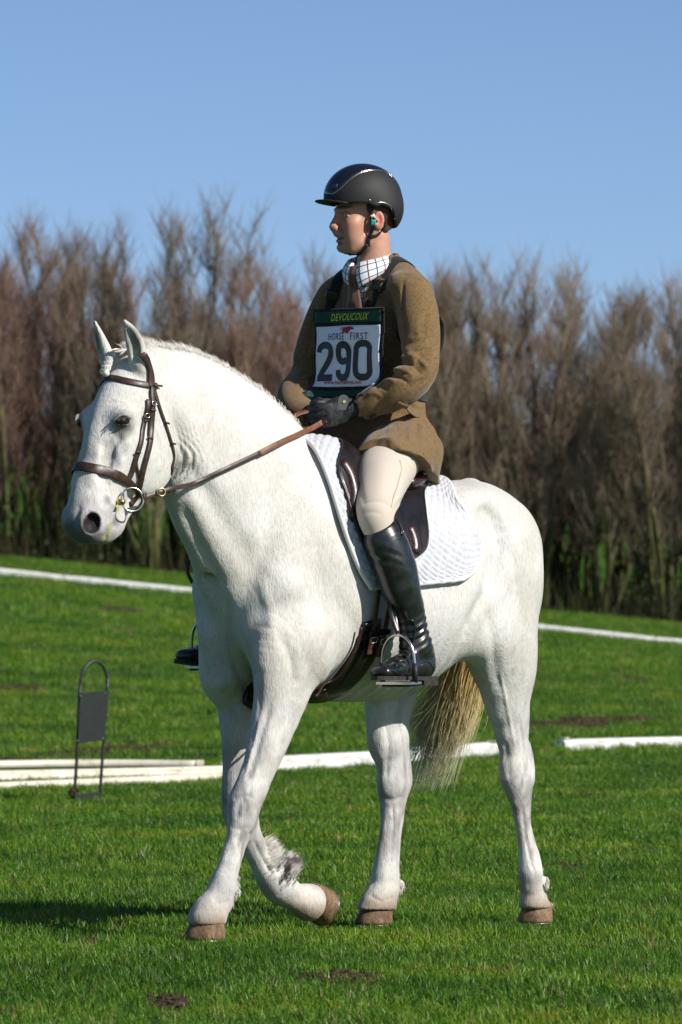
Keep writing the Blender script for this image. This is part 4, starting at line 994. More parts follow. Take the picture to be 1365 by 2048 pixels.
# ------------------------------------------------------------ straps laid on a surface
def surf(px, py, bv=None):
    o, d = ray(px, py); h = (bv or hbvh).ray_cast(o, d)
    if h[0] is None:                                  # just off the edge: the closest surface point
        best = None
        for t in np.linspace(DIST-1.4, DIST+1.4, 60):
            q = (bv or hbvh).find_nearest(o+d*float(t))
            if best is None or q[3] < best[3]: best = q
        h = best
    return np.array(h[0]), np.array(h[1])
def onto(pts, bv=None, off=.003, n=30, snap=True, smooth=3):
    """pts: (px,py) pairs cast onto the surface or (l,w,z) points; -> centres and normals"""
    bv = bv or hbvh; K = []
    for p in pts:
        if len(p) == 2:
            s_ = surf(p[0], p[1], bv)
            if s_ is None: s_ = (np.array(lwz(p[0], p[1], 0.0)), None)
            K.append(s_[0])
        else: K.append(np.array(p, float))
    P = spline(K, n) if len(K) > 2 else np.array([K[0]+(K[1]-K[0])*t for t in np.linspace(0, 1, n)])
    Nn = []
    for i in range(len(P)):
        h = bv.find_nearest(Vector(P[i])); Nn.append(np.array(h[1]))
        if snap: P[i] = np.array(h[0])
    Nn = np.array(Nn)
    for _ in range(smooth):
        Nn[1:-1] = (Nn[:-2]+2*Nn[1:-1]+Nn[2:])/4; 
        if snap: P[1:-1] = (P[:-2]+2*P[1:-1]+P[2:])/4
    Nn /= np.linalg.norm(Nn, axis=1)[:, None]
    if snap: P = P+Nn*off
    return P, Nn
def ribbon(P, Nn, w, t=.003):
    m = len(P); w = np.array([w]*m if np.isscalar(w) else w, float)
    T = np.gradient(P, axis=0); T /= np.linalg.norm(T, axis=1)[:, None]+1e-12
    V = []; prof = [(-.5, -.5), (-.5, .25), (-.42, .5), (.42, .5), (.5, .25), (.5, -.5)]
    for i in range(m):
        B = unit(np.cross(Nn[i], T[i])); Nv = np.cross(T[i], B)
        for a, b_ in prof: V.append(P[i]+B*a*w[i]+Nv*b_*t)
    k = 6; F = [(i*k+j, i*k+(j+1) % k, (i+1)*k+(j+1) % k, (i+1)*k+j) for i in range(m-1) for j in range(k)]
    F.append(tuple(range(k))[::-1]); F.append(tuple(range((m-1)*k, m*k)))
    return np.array(V), F
def strap(thing, name, pts, w, mt, off=.003, t=.003, n=30, bv=None, snap=True, parent=None, smooth=3):
    P, Nn = onto(pts, bv, off, n, snap, smooth); v, q = ribbon(P, Nn, w, t)
    o = thing.part(name, v, q, mt, parent=parent)
    md = o.data; 
    return o
def ring(c, nrm, r, tr_, n=28, m=8, up=(0, 0, 1), ry=None):
    nrm = unit(nrm); a = unit(np.cross(up, nrm)); b_ = np.cross(nrm, a); ry = ry or r
    return tubemesh([np.array(c)+a*r*math.cos(t)+b_*ry*math.sin(t) for t in np.linspace(0, 2*math.pi, n, endpoint=False)], tr_, m, closed=True)
def buckle(thing, px, py, w, h, mt, bv=None, off=.008, rot=0.0, parent=None):
    s_ = surf(px, py, bv); c = s_[0]+s_[1]*off; nn = s_[1]
    a = unit(np.cross((0, 0, 1), nn)); b_ = np.cross(nn, a)
    a, b_ = a*math.cos(rot)+b_*math.sin(rot), b_*math.cos(rot)-a*math.sin(rot)
    P = []
    for t in np.linspace(0, 2*math.pi, 20, endpoint=False):
        x, y = math.cos(t), math.sin(t); k = (abs(x)**4+abs(y)**4)**-.25; P.append(c+a*x*k*w*.5+b_*y*k*h*.5)
    v, q = tubemesh(P, .0016, 6, closed=True); return thing.part('buckle', v, q, mt, parent=parent)

# ------------------------------------------------------------ bridle
br = Local('bridle', (.95, 0, 1.80), 'dark brown leather bridle with loose ring bit on the horse head', 'bridle')
strap(br, 'browband', [(.985, -.088, 1.735), (179, 760), (212, 758), (250, 762), (285, 769), (313, 773)], .020, M['bridle'], off=.004, t=.004, n=40)
strap(br, 'headpiece', [(.945, -.082, 1.72), (.935, -.05, 1.81), (.930, 0, 1.835), (285, 708), (295, 724), (301, 748), (303, 776)], .024, M['bridle'], off=.005, t=.004, n=40)
strap(br, 'cheekpiece', [(303, 774), (304, 805), (302, 850), (299, 885), (293, 910), (283, 950), (275, 985)], .016, M['bridle'], off=.008, t=.004, n=40)
strap(br, 'cheekpiece', [(296, 800), (291, 832), (283, 872), (272, 915), (263, 945), (254, 966)], .015, M['bridle'], off=.006, t=.004, n=40)
strap(br, 'cheekpiece', [(286, 855), (283, 880), (272, 925), (279, 955)], .008, M['bridle'], off=.005, t=.003, n=30)
strap(br, 'throatlash', [(308, 780), (312, 795), (318, 815), (330, 850), (341, 885), (347, 915), (343, 935), (.85, .03, 1.44), (.85, -.03, 1.44)], .011, M['bridle'], off=.005, n=50)
strap(br, 'noseband', [(1.10, -.085, 1.425), (1.15, -.062, 1.45), (152, 934), (180, 937), (215, 944), (240, 954), (262, 968), (275, 978)], [.030]*28+list(np.linspace(.03, .016, 12)), M['bridle'], off=.007, t=.005, n=40, smooth=6)
strap(br, 'noseband', [(262, 968), (280, 985), (1.0, .03, 1.355), (1.0, -.03, 1.355)], .016, M['bridle'], off=.006, n=24)
for a in ((304, 808), (291, 830)): buckle(br, a[0], a[1], .017, .013, M['steel'], off=.013)
for a, w_ in (((303, 820), .020), ((298, 878), .019), ((290, 842), .018), ((274, 904), .018), ((330, 847), .013), ((342, 888), .013), ((312, 773), .03)):
    s_ = surf(*a)
    b_ = a[1]; strap(br, 'keeper_loop', [(a[0]-w_*240, a[1]-1), (a[0]+w_*240, a[1]+1)], .006, M['bridle'], off=.0115, t=.003, n=5)
bc = np.array(lwz(265, 999, .088))
v, q = ring(bc, (.45, .88, .05), .036, .0028); bring = br.part('bit_ring', v, q, M['steel'])
v, q = ring(bc*np.array([1, -1, 1]), (.45, -.88, .05), .036, .0028); br.part('bit_ring', v, q, M['steel'])
mp = bc+np.array([.030, -.006, -.008])
v, q = tubemesh([mp, mp+np.array([.004, -.03, .006]), np.array([1.09, 0, 1.33])], [.009, .007, .006], 8); br.part('mouthpiece', v, q, M['brass'])
v, q = uvsphere(np.array(lwz(240, 1007, .065)), (.010, .008, .006), 8, 6); br.part('slobber', v, q, M['slobber'])
# ------------------------------------------------------------ saddle pad, saddle, girth
def pad_grid(rows, spine, off, nu, nv, ripple=None):
    """rows of (front px, back px) on the near side below a spine row of local points; mirrored to the far side"""
    K = []
    K.append(np.array([crom(spine, nu)[i] for i in range(nu)]))
    for fr_, bk in rows:
        pts = []
        if fr_ == 'down':
            for l_ in np.linspace(bk[0], bk[1], nu):
                h = hbvh.ray_cast(Vector((l_, bk[2], 2.0)), Vector((0, 0, -1))); pts.append(np.array(h[0])+np.array(h[1])*off)
            K.append(np.array(pts)); continue
        for i in range(nu):
            t = i/(nu-1); s_ = surf(fr_[0]+(bk[0]-fr_[0])*t, fr_[1]+(bk[1]-fr_[1])*t)
            pts.append(s_[0]+s_[1]*off)
        K.append(np.array(pts))
    K = np.array(K)                                   # rows x nu x 3
    G = np.stack([crom(K[:, i], nv) for i in range(nu)], 1)      # nv x nu x 3
    for _ in range(3):
        G[1:-1, 1:-1] = (G[:-2, 1:-1]+G[2:, 1:-1]+G[1:-1, :-2]+G[1:-1, 2:]+4*G[1:-1, 1:-1])/8
    Mi = G[1:][::-1]*np.array([1, -1, 1])
    return np.concatenate([Mi, G], 0)
def grid_normals(G):
    a = np.gradient(G, axis=0); b_ = np.gradient(G, axis=1); n_ = np.cross(a, b_); n_ /= np.linalg.norm(n_, axis=2)[:, :, None]+1e-9
    out = n_*np.sign((n_[:, :, 2:3]*1.0+n_[:, :, 1:2]*np.sign(G[:, :, 1:2]))+1e-9)
    return out
def shell(G, t, rip=None):
    Nn = grid_normals(G); a, b_ = G.shape[:2]
    top = G+Nn*(t if rip is None else (t+rip)[:, :, None]); bot = G
    V = np.concatenate([top.reshape(-1, 3), bot.reshape(-1, 3)]); F = []
    n_ = a*b_
    for i in range(a-1):
        for j in range(b_-1):
            p = i*b_+j; F.append((p, p+1, p+b_+1, p+b_)); F.append((n_+p, n_+p+b_, n_+p+b_+1, n_+p+1))
    E_ = [(i*b_, (i+1)*b_) for i in range(a-1)]+[((a-1)*b_+j, (a-1)*b_+j+1) for j in range(b_-1)]+[((i+1)*b_+b_-1, i*b_+b_-1) for i in reversed(range(a-1))]+[(j+1, j) for j in reversed(range(b_-1))]
    for p, q in E_: F.append((p, q, n_+q, n_+p))
    V2 = V; return V2, F, top
def cloth(name, c, rough=.85, sc=600, bs=.25, var=.9, sheen=.2):
    def bld(nt, b):
        n = noise(nt, sc, 2, .6); m_ = noise(nt, 8, 4, .6)
        nt.links.new(mix(nt, c, ramp(nt, m_.outputs[0], [(.3, (var,)*3), (.7, (1, 1, 1))]).outputs[0], 1, 'MULTIPLY'), b.inputs['Base Color'])
        bump(nt, b, n.outputs[0], bs, .002)
    return mat(name, rough=rough, spec=.2, build=bld, sheen=sheen)
M['pad'] = cloth('white_quilted_cotton', (.54, .55, .58)); M['padtrim'] = cloth('white_binding', (.70, .70, .71), rough=.6)
M['silver'] = mat('silver_thread', (.30, .31, .33), rough=.5, metal=.3)
pad_rows = [('down', (.262, -.345, .11)), ((652, 960), (914, 1006)), ((670, 1020), (940, 1055)), ((690, 1080), (948, 1100)), ((712, 1135), (944, 1138)), ((735, 1176), (918, 1160))]
PG = pad_grid(pad_rows, [(.235, 0, 1.590), (.10, 0, 1.545), (-.08, 0, 1.475), (-.22, 0, 1.450), (-.30, 0, 1.444)], .012, 170, 130)
# quilting in diamonds: arc lengths along and across
ul = np.cumsum(np.linalg.norm(np.diff(PG, axis=1, prepend=PG[:, :1]), axis=2), axis=1); vl = np.cumsum(np.linalg.norm(np.diff(PG, axis=0, prepend=PG[:1]), axis=2), axis=0)
qs = .036; rip = .0085*np.minimum(np.abs(np.sin(math.pi*(ul+vl)/qs)), np.abs(np.sin(math.pi*(ul-vl)/qs)))**.4
v, q, ptop = shell(PG, .006, rip)
padT = Local('saddle_pad', (0, 0, 1.45), 'white quilted saddle pad with silver embroidery under the saddle', 'saddle pad')
padT.part('quilted_cloth', v, q, M['pad'])
ed = np.concatenate([PG[:, 0], PG[-1, 1:], PG[::-1, -1][1:], PG[0, ::-1][1:-1]])
Nall = grid_normals(PG); edn = np.concatenate([Nall[:, 0], Nall[-1, 1:], Nall[::-1, -1][1:], Nall[0, ::-1][1:-1]])
v, q = tubemesh(ed[::3]+edn[::3]*.005, .0085, 8, closed=True); padT.part('binding', v, q, M['padtrim'])
pbvh = BVHTree.FromPolygons([Vector(a) for a in ptop.reshape(-1, 3)], [(i*170+j, i*170+j+1, (i+1)*170+j+1, (i+1)*170+j) for i in range(len(PG)-1) for j in range(169)])
def scroll(pts, w=.0026): strap(padT, 'embroidery', pts, w*1.3, M['silver'], off=.0030, t=.0012, n=len(pts)*7, bv=pbvh, smooth=0)
scroll([(893, 1020), (905, 1030), (917, 1040), (922, 1055), (925, 1070), (931, 1080), (926, 1092), (930, 1102)])
scroll([(862, 1140), (876, 1134), (890, 1136), (902, 1130), (908, 1118), (914, 1126), (920, 1132)])
for cx_, cy_, r_ in ((926, 1100, 6), (920, 1112, 7), (934, 1112, 5), (926, 1126, 7), (912, 1120, 5), (930, 1136, 5)):
    scroll([(cx_+r_*math.cos(a)*(1-.12*a/6), cy_+r_*math.sin(a)*(1-.12*a/6)) for a in np.linspace(0, 5.2, 7)], .0014)

sad = Local('saddle', (-.05, 0, 1.50), 'dark brown leather saddle with maroon knee rolls on the white pad', 'saddle')
flap_rows = [('down', (.165, -.225, .13)), ((668, 950), (838, 1000)), ((684, 1000), (840, 1035)), ((703, 1060), (842, 1080)), ((726, 1118), (838, 1104)), ((748, 1166), (800, 1130))]
SG = pad_grid(flap_rows, [(.12, 0, 1.560), (.04, 0, 1.54), (-.08, 0, 1.51), (-.16, 0, 1.505), (-.24, 0, 1.52)], .027, 46, 44)
v, q, stop_ = shell(SG, .007); sad.part('flap', v, q, M['saddle'])
sbvh = BVHTree.FromPolygons([Vector(a) for a in stop_.reshape(-1, 3)], [(i*46+j, i*46+j+1, (i+1)*46+j+1, (i+1)*46+j) for i in range(len(SG)-1) for j in range(45)])
ed = np.concatenate([SG[:, 0], SG[-1, 1:], SG[::-1, -1][1:], SG[0, ::-1][1:-1]]); edn = grid_normals(SG); edn = np.concatenate([edn[:, 0], edn[-1, 1:], edn[::-1, -1][1:], edn[0, ::-1][1:-1]])
v, q = tubemesh(ed+edn*.004, .0045, 6, closed=True); sad.part('piping', v, q, M['saddle'])
f = Field((-.38, -.24, 1.38), (.26, .24, 1.70), .004)
f.tube([(.13, 0, 1.540, .09, .020), (.06, 0, 1.525, .12, .022), (-.05, 0, 1.508, .15, .024), (-.17, 0, 1.51, .16, .026), (-.25, 0, 1.53, .14, .028)], k=.01)
f.tube([(.11, -.12, 1.49, .018), (.145, -.06, 1.542, .020), (.15, 0, 1.555, .020), (.145, .06, 1.542, .020), (.11, .12, 1.49, .018)], k=.02)
f.tube([(-.17, -.18, 1.47, .018), (-.25, -.12, 1.53, .020), (-.275, 0, 1.555, .020), (-.25, .12, 1.53, .020), (-.17, .18, 1.47, .018)], k=.02)
v, q = f.mesh(1); sad.part('seat', v, q, M['saddle'])
for s in (1, -1):
    P = np.array([surf(*p)[0]+surf(*p)[1]*.050 for p in ((796, 990), (820, 988), (842, 975))]); P = P*np.array([1, s, 1])
    v, q = tubemesh(spline(P, 12), [.012]+[.022]*10+[.014], 10); sad.part('panel', v, q, M['maroon'])
    P = np.array([surf(*p, sbvh)[0]+surf(*p, sbvh)[1]*.014 for p in ((684, 918), (702, 945), (712, 985), (708, 1025))])*np.array([1, s, 1])
    v, q = tubemesh(spline(P, 16), [.012]+[.027]*13+[.018, .006], 12); sad.part('knee_roll', v, q, M['maroon'])
    P = np.array([surf(*p, sbvh)[0]+surf(*p, sbvh)[1]*.010 for p in ((672, 935), (684, 975), (698, 1020), (706, 1045))])*np.array([1, s, 1])
    v, q = tubemesh(spline(P, 16), [.006]+[.013]*14+[.004], 10); sad.part('knee_roll', v, q, M['maroon'])
    P = np.array([surf(*p, sbvh)[0]+surf(*p, sbvh)[1]*.016 for p in ((818, 1046), (829, 1068), (834, 1095), (830, 1112))])*np.array([1, s, 1])
    v, q = tubemesh(spline(P, 14), [.010, .020]+[.026]*10+[.02, .008], 12); sad.part('thigh_block', v, q, M['maroon'])
strap(sad, 'leather_keeper', [(792, 1014), (812, 1028), (835, 1040), (857, 1052)], .014, M['saddle'], off=.012, t=.005, n=12, bv=sbvh)
# girth
gi = Local('girth', (.30, 0, .80), 'dark brown leather girth buckled round the horse behind its elbow', 'girth')
strap(gi, 'girth_band', [(741, 1240), (735, 1275), (718, 1316), (690, 1356), (650, 1386), (.33, .06, .735), (.33, -.06, .735), (.30, -.2, .82)], [.078]*6+[.100]*54, M['saddle'], off=.010, t=.014, n=60)
strap(gi, 'girth_binding', [(716, 1250), (708, 1280), (690, 1318), (660, 1354), (622, 1388)], .010, M['bridle'], off=.019, t=.006, n=40)
strap(gi, 'billet', [(752, 1165), (748, 1195), (742, 1235), (739, 1268)], .017, M['strapbrown'], off=.020, t=.004, n=24)
strap(gi, 'billet', [(776, 1200), (770, 1225), (764, 1255), (760, 1275)], .017, M['strapbrown'], off=.020, t=.004, n=24)
strap(gi, 'billet_guard', [(752, 1152), (751, 1172)], .020, M['padtrim'], off=.024, t=.003, n=6)
for a, b_ in (((738, 1268), (728, 1303)), ((760, 1272), (748, 1306))):
    strap(gi, 'buckle_strap', [a, ((a[0]+b_[0])/2+1, (a[1]+b_[1])/2), b_], .019, M['strapbrown'], off=.026, t=.005, n=14)
    buckle(gi, a[0]-1, a[1]+4, .028, .020, M['steel'], off=.031, rot=.2)
strap(gi, 'girth_keeper', [(728, 1262), (772, 1258)], .020, M['saddle'], off=.026, t=.006, n=10)

# stirrups with their leathers
def stirrup(s, foot_px, w, top_px):
    c = np.array(foot_px, float); n_ = np.array([1, .10*s, -.03]); n_ = unit(n_); a = unit(np.array([0, 1, 0])-n_*n_[1]); up = np.cross(n_, a)*1.0
    if up[2] < 0: up = -up
    root = None
    P = [c+a*.062+up*.004, c+a*.064+up*.05]+[c+a*(.062*math.cos(t))+up*(.075+.075*math.sin(t)) for t in np.linspace(.25, math.pi-.25, 14)]+[c-a*.064+up*.05, c-a*.062+up*.004]
    v, q = tubemesh(spline(P, 40), .0048, 8); st = sad.part('stirrup_iron', v, q, M['steel'])
    for e in (1, -1):
        v, q = tubemesh([c+a*e*.062+up*.002, c+a*e*.065+up*.03, c+a*e*.0635+up*.062], .0088, 10); sad.part('rubber_sleeve', v, q, M['blackrub'], parent=st)
    V = []; F = []
    for x, y in ((-.028, -.068), (.028, -.068), (.028, .068), (-.028, .068)):
        for z in (-.004, .004): V.append(c+n_*x+a*y+up*z)
    F = [(0, 2, 4, 6), (1, 7, 5, 3), (0, 1, 3, 2), (2, 3, 5, 4), (4, 5, 7, 6), (6, 7, 1, 0)]
    sad.part('tread', V, F, M['steel'], smooth=False, parent=st)
    V2 = [np.array(p)+up*(-.007) for p in V]; V2 = [c+(p-c)*np.array([.8, .72, 1]) for p in V2]; sad.part('tread_pad', V2, F, M['blackrub'], smooth=False, parent=st)
    return c+up*.158
tc_ = np.array(lwz(798, 1366, .372)); top1 = stirrup(1, tc_, .372, None)
lt = [surf(768, 1140, sbvh)[0]+surf(768, 1140, sbvh)[1]*.012 if surf(768, 1140, sbvh) else np.array(lwz(768, 1140, .33)), np.array(lwz(775, 1190, .345)), np.array(lwz(784, 1232, .352)), top1+np.array([.0, 0, -.004])]
for d_ in (0, .014):
    P = spline([p+np.array([-d_, 0, 0]) for p in lt[:3]]+[lt[3]], 20); v, q = ribbon(P, np.tile([.55, .83, 0], (20, 1)), .014, .004); sad.part('stirrup_leather', v, q, M['saddle'])
tcf = np.array(lwz(410, 1334, -.35)); topf = stirrup(-1, tcf, -.375, None)
P = spline([topf, topf+np.array([-.02, .03, .16]), topf+np.array([-.05, .09, .33])], 14); v, q = ribbon(P, np.tile([.3, -.9, 0], (14, 1)), .028, .006); sad.part('stirrup_leather', v, q, M['saddle'])

# ------------------------------------------------------------ the rider
FD = np.array([.891, -.454, 0.]); LD = np.array([.454, .891, 0.]); UD = np.array([0, 0, 1.])
HC0 = np.array(lwz(733, 431, 0.0))
def hd(x, y, z): return HC0+FD*x+LD*y+UD*z
def hell(f, c, r, k=.01, op='add', t=None, v=None):
    """r = (lateral, up, forward) in the head's axes"""
    t = FD if t is None else FD*t[0]+LD*t[1]+UD*t[2]; v = UD if v is None else FD*v[0]+LD*v[1]+UD*v[2]
    f.ell(hd(*c), r, k, op, t, v)
def htube(f, st, k=.01, op='add', n=None, side=None):
    f.tube([tuple(hd(*a[:3]))+tuple(a[3:]) for a in st], k, op, side=LD if side is None else side, n=n)
NECKB = (-.135, 0, 2.10)
def rider_body(h=.0033):
    f = Field((-.42, -.44, .84), (.36, .46, 2.46), h)
    # torso, pelvis
    f.tube([(-.165, 0, 2.05, .15, .06), (-.17, 0, 1.98, .17, .085), (-.17, 0, 1.88, .165, .095), (-.17, 0, 1.72, .14, .085), (-.175, 0, 1.60, .14, .10), (-.18, 0, 1.52, .16, .115)], k=.02)
    for s, knee, ank, toe in ((1, KN, AN, TOE), (-1, KF, AF, TOEF)):
        f.tube([(-.15, s*.10, 1.52, .085, .085), (.02, s*.205, 1.45, .072, .072), tuple(knee)+(.050, .050)], k=.03)
        f.tube([tuple(knee)+(.042, .042), tuple((knee*2+ank)/3)+(.042, .042), tuple((knee+ank*2)/3)+(.032, .032), tuple(ank)+(.022, .022)], k=.02)
        f.tube([tuple(ank)+(.022, .022), tuple((ank+toe)/2-np.array([0.03, 0, .018]))+(.02, .016), tuple(toe)+(.018, .010)], k=.01)
    for pts in (ARM_N, ARM_F):
        f.tube([tuple(p[:3])+(p[3]*.72,)*2 for p in pts], k=.02)
    # neck and head
    f.tube([NECKB+(.062, .062), tuple(hd(-.028, 0, -.135))+(.052, .053), tuple(hd(-.025, 0, -.075))+(.050, .054)], k=.015)
    htube(f, [(-.02, .03, -.10, .012), (.03, .012, -.185, .012)], k=.02)
    hell(f, (-.015, 0, .045), (.073, .088, .095))                     # skull
    hell(f, (.045, 0, -.02), (.051, .075, .050), k=.03)               # face
    hell(f, (.060, 0, -.088), (.036, .030, .034), k=.035)             # jaw front
    hell(f, (.082, 0, -.103), (.020, .016, .015), k=.018)             # chin
    for s in (1, -1):
        htube(f, [(-.008, s*.062, -.055, .011), (.012, s*.054, -.088, .012), (.055, s*.032, -.108, .012)], k=.03)      # jaw line
        hell(f, (.060, s*.042, -.028), (.018, .018, .022), k=.028)     # cheek bone
        hell(f, (.058, s*.040, -.060), (.016, .026, .022), k=.03)
        hell(f, (.090, s*.031, .001), (.017, .010, .014), k=.012, op='sub')      # eye socket
        htube(f, [(.074, s*.050, .016, .006), (.090, s*.034, .018, .007), (.096, s*.014, .013, .006)], k=.012)           # brow
        htube(f, [(.081, s*.044, .001, .0032), (.0903, s*.032, .0058, .0038), (.089, s*.020, .003, .0032)], k=.006)      # upper lid
        htube(f, [(.080, s*.043, -.003, .003), (.087, s*.032, -.0062, .0036), (.088, s*.020, -.003, .003)], k=.006)      # lower lid
        # ear
        f.ell(hd(-.015, s*.076, -.020), (.008, .031, .018), k=.008, t=FD+LD*s*-.25, v=UD+FD*-.2)
        f.ell(hd(-.012, s*.084, -.016), (.007, .019, .010), k=.004, op='sub', t=FD+LD*s*-.25, v=UD+FD*-.2)
        f.ell(hd(-.008, s*.081, -.020), (.004, .006, .004), k=.004)
        hell(f, (.103, s*.012, -.044), (.009, .008, .011), k=.007)      # nostril wing
        hell(f, (.104, s*.008, -.052), (.004, .003, .005), k=.003, op='sub')
        htube(f, [(.098, s*.017, -.046, .003), (.086, s*.032, -.072, .003)], k=.012, op='sub')      # smile fold
    htube(f, [(.090, 0, .020, .013), (.098, 0, -.002, .009), (.108, 0, -.024, .010), (.114, 0, -.038, .011), (.108, 0, -.047, .008)], k=.014)    # nose
    hell(f, (.0960, 0, -.060), (.020, .010, .012), k=.014)
    htube(f, [(.078, -.027, -.071, .003), (.097, -.012, -.0635, .0045), (.1005, 0, -.065, .0045), (.097, .012, -.0635, .0045), (.078, .027, -.071, .003)], k=.005)   # upper lip
    htube(f, [(.077, -.026, -.0745, .003), (.092, -.012, -.0825, .0052), (.0960, 0, -.0845, .0056), (.092, .012, -.0825, .0052), (.077, .026, -.0745, .003)], k=.005)    # lower lip
    hell(f, (.088, 0, -.0735), (.025, .0050, .020), k=.003, op='sub')  # mouth
    hell(f, (.088, 0, -.0925), (.018, .004, .01), k=.01, op='sub')
    return f
# arms: near and far, shoulder to wrist
def sta(px, py, half, w): l, w, z, a, b_ = cp(px, py, half, w, 1.0); return (l, w, z, a*1.0, a)
ARM_N = [sta(806, 574, 30, .15), sta(826, 592, 40, .185), sta(838, 650, 41, .225), sta(842, 700, 38, .25), sta(838, 742, 37, .26), sta(808, 775, 36, .235), sta(765, 798, 31, .17), sta(722, 815, 26, .105)]
ARM_F = [sta(676, 580, 26, -.14), sta(666, 596, 33, -.17), sta(643, 650, 36, -.215), sta(628, 705, 38, -.24), sta(618, 752, 38, -.245), sta(592, 795, 38, -.215), sta(598, 822, 31, -.15), sta(625, 829, 23, -.085)]
KN = np.array((.20, .320, 1.31)); AN = np.array(lwz(833, 1285, .355)); TOE = np.array(lwz(780, 1346, .375))
KF = np.array((.22, -.320, 1.31)); AF = np.array((.15, -.385, .955)); TOEF = tcf+np.array([.075, -.005, .022])
f = rider_body(); RV, RF = f.mesh(1); del f
def in_head(V): d = V-HC0; return np.stack([d@FD, d@LD, d@UD], 1)
Hh = in_head(RV); RC = np.ones((len(RV), 4)); RC[:, :3] = (.50, .27, .19); rn = vnoise(RV, 60); rn2 = vnoise(RV, 25)
def hb_(c, r, p=1): return blob(Hh, c, r, p)
paint(RC, hb_((.10, 0, -.04), (.03, .03, .03))*.7, (.52, .20, .15))
for s in (1, -1):
    paint(RC, hb_((.06, s*.05, -.04), (.04, .03, .035))*.6, (.52, .21, .155))
    paint(RC, hb_((-.015, s*.08, -.02), (.025, .02, .035))*.7, (.62, .20, .14))
    paint(RC, hb_((.088, s*.032, .021), (.022, .026, .0085), .5)*.9, (.10, .065, .045))
    paint(RC, hb_((.086, s*.032, .0045), (.02, .018, .006), .5)*.6, (.18, .08, .06))
    paint(RC, hb_((.087, s*.032, -.009), (.02, .02, .012))*.35, (.34, .15, .12))
paint(RC, hb_((.05, 0, -.098), (.075, .07, .040))*(.15+.5*rn), (.30, .19, .14))
paint(RC, hb_((.097, 0, -.0655), (.014, .022, .0055), .5), (.42, .15, .13)); paint(RC, hb_((.094, 0, -.082), (.014, .020, .007), .5), (.44, .15, .13))
paint(RC, hb_((.088, 0, -.0735), (.012, .02, .005), .5)*.9, (.06, .02, .018))
def skin_build(nt, b):
    at = N(nt, 'Attribute', attribute_name='tint'); n = noise(nt, 240, 4, .65)
    nt.links.new(mix(nt, at.outputs['Color'], ramp(nt, n.outputs[0], [(.3, (.86, .82, .80)), (.7, (1.0, 1.0, 1.0))]).outputs[0], 1, 'MULTIPLY'), b.inputs['Base Color'])
    bump(nt, b, n.outputs[0], .2, .002)
M['skin'] = mat('skin', rough=.48, spec=.4, build=skin_build, sub=.12)
rid = Local('person', (-.17, 0, 1.50), 'rider in a tweed jacket, cream breeches and black helmet, turning his head to the side', 'person')
rid.part('body', RV, RF, M['skin'], colors=RC)
M['eyewhite'] = mat('eyeball', (.36, .32, .30), rough=.25); M['iris'] = mat('iris', (.03, .04, .045), rough=.1)
for s in (1, -1):
    v, q = uvsphere(hd(.079, s*.031, .0005), (.0118, .0118, .0118), 14, 10); e_ = rid.part('eye', v, q, M['eyewhite'])
    v, q = uvsphere(hd(.0865, s*.031, .0003), .0052, 10, 8); rid.part('iris', v, q, M['iris'], parent=e_)
V = []; F = []
M['teeth'] = mat('teeth', (.62, .58, .50), rough=.3)
for j in range(10):
    y = -.0172+.00385*j; v, q = uvsphere(hd(.0945-.9*abs(y)**1.0*.60, y, -.0702), (.0024, .0024, .0030), 8, 6); rid.part('tooth', v, q, M['teeth'])
# hair below the helmet
f = Field(HC0-.16, HC0+.16, .003)
hell(f, (-.028, 0, .030), (.076, .086, .078)); hell(f, (-.055, 0, -.050), (.046, .030, .026), k=.03)
for s in (1, -1):
    hell(f, (.003, s*.074, -.005), (.006, .030, .010), k=.01)
    f.ell(hd(-.012, s*.082, -.022), (.02, .034, .024), k=.004, op='sub')
f.plane(hd(-.02, 0, -.07), -UD*1-FD*.5, lo=HC0-.16, hi=HC0+.16)
f.plane(hd(.012, 0, 0), FD, lo=HC0-.16, hi=HC0+.16)
v, q = f.mesh(1)
M['hair'] = mat('short_brown_hair', (.055, .034, .022), rough=.7); rid.part('hair', v, q, M['hair'])

# breeches
f = Field((-.40, -.46, 1.18), (.40, .46, 1.66), .004)
f.tube([(-.17, 0, 1.62, .15, .11), (-.18, 0, 1.56, .165, .12), (-.17, 0, 1.52, .15, .10)], k=.03)
for s in (1, -1):
    f.tube([(-.13, s*.11, 1.53, .085, .085), (-.03, s*.165, 1.485, .090, .088), (.06, s*.222, 1.45, .088, .086), (.135, s*.275, 1.395, .074, .074), (.197, s*.318, 1.325, .058, .060)]+[(p[0], s*p[1], p[2], .050, .050) for p in (cp(758, 1058, 30, .328), cp(772, 1092, 30, .336), cp(780, 1120, 30, .34))], k=.03)
    f.warp((.13, s*.33, 1.33), .09, lambda x, y, z: .0022*np.sin((x*.6+z*.9)*2*math.pi/.028+3*np.sin(x*30)))
f.warp((.02, .26, 1.47), (.14, .14, .10), lambda x, y, z: .0022*np.sin((x*.9-z*.6)*2*math.pi/.05))
BV_, BF_ = f.mesh(8)
BV_
BV_ = relief(BV_, BF_, [([(722, 1012), (742, 1004), (765, 1006), (785, 1018)], .008, -.0022), ([(720, 1030), (740, 1024), (768, 1030)], .007, -.0015), ([(715, 960), (722, 985), (730, 1010)], .012, -.003), ([(800, 945), (798, 975), (788, 1005)], .010, -.004), ([(760, 915), (765, 960), (758, 1000)], .03, .003)])
M['breeches'] = cloth('cream_breeches', (.56, .49, .41), rough=.8, sc=700, var=.95); rid.part('breeches', BV_, BF_, M['breeches'])
bbvh = BVHTree.FromPolygons([Vector(a) for a in BV_], [tuple(a) for a in BF_])
M['seam'] = mat('seam_thread', (.30, .24, .18), rough=.8)
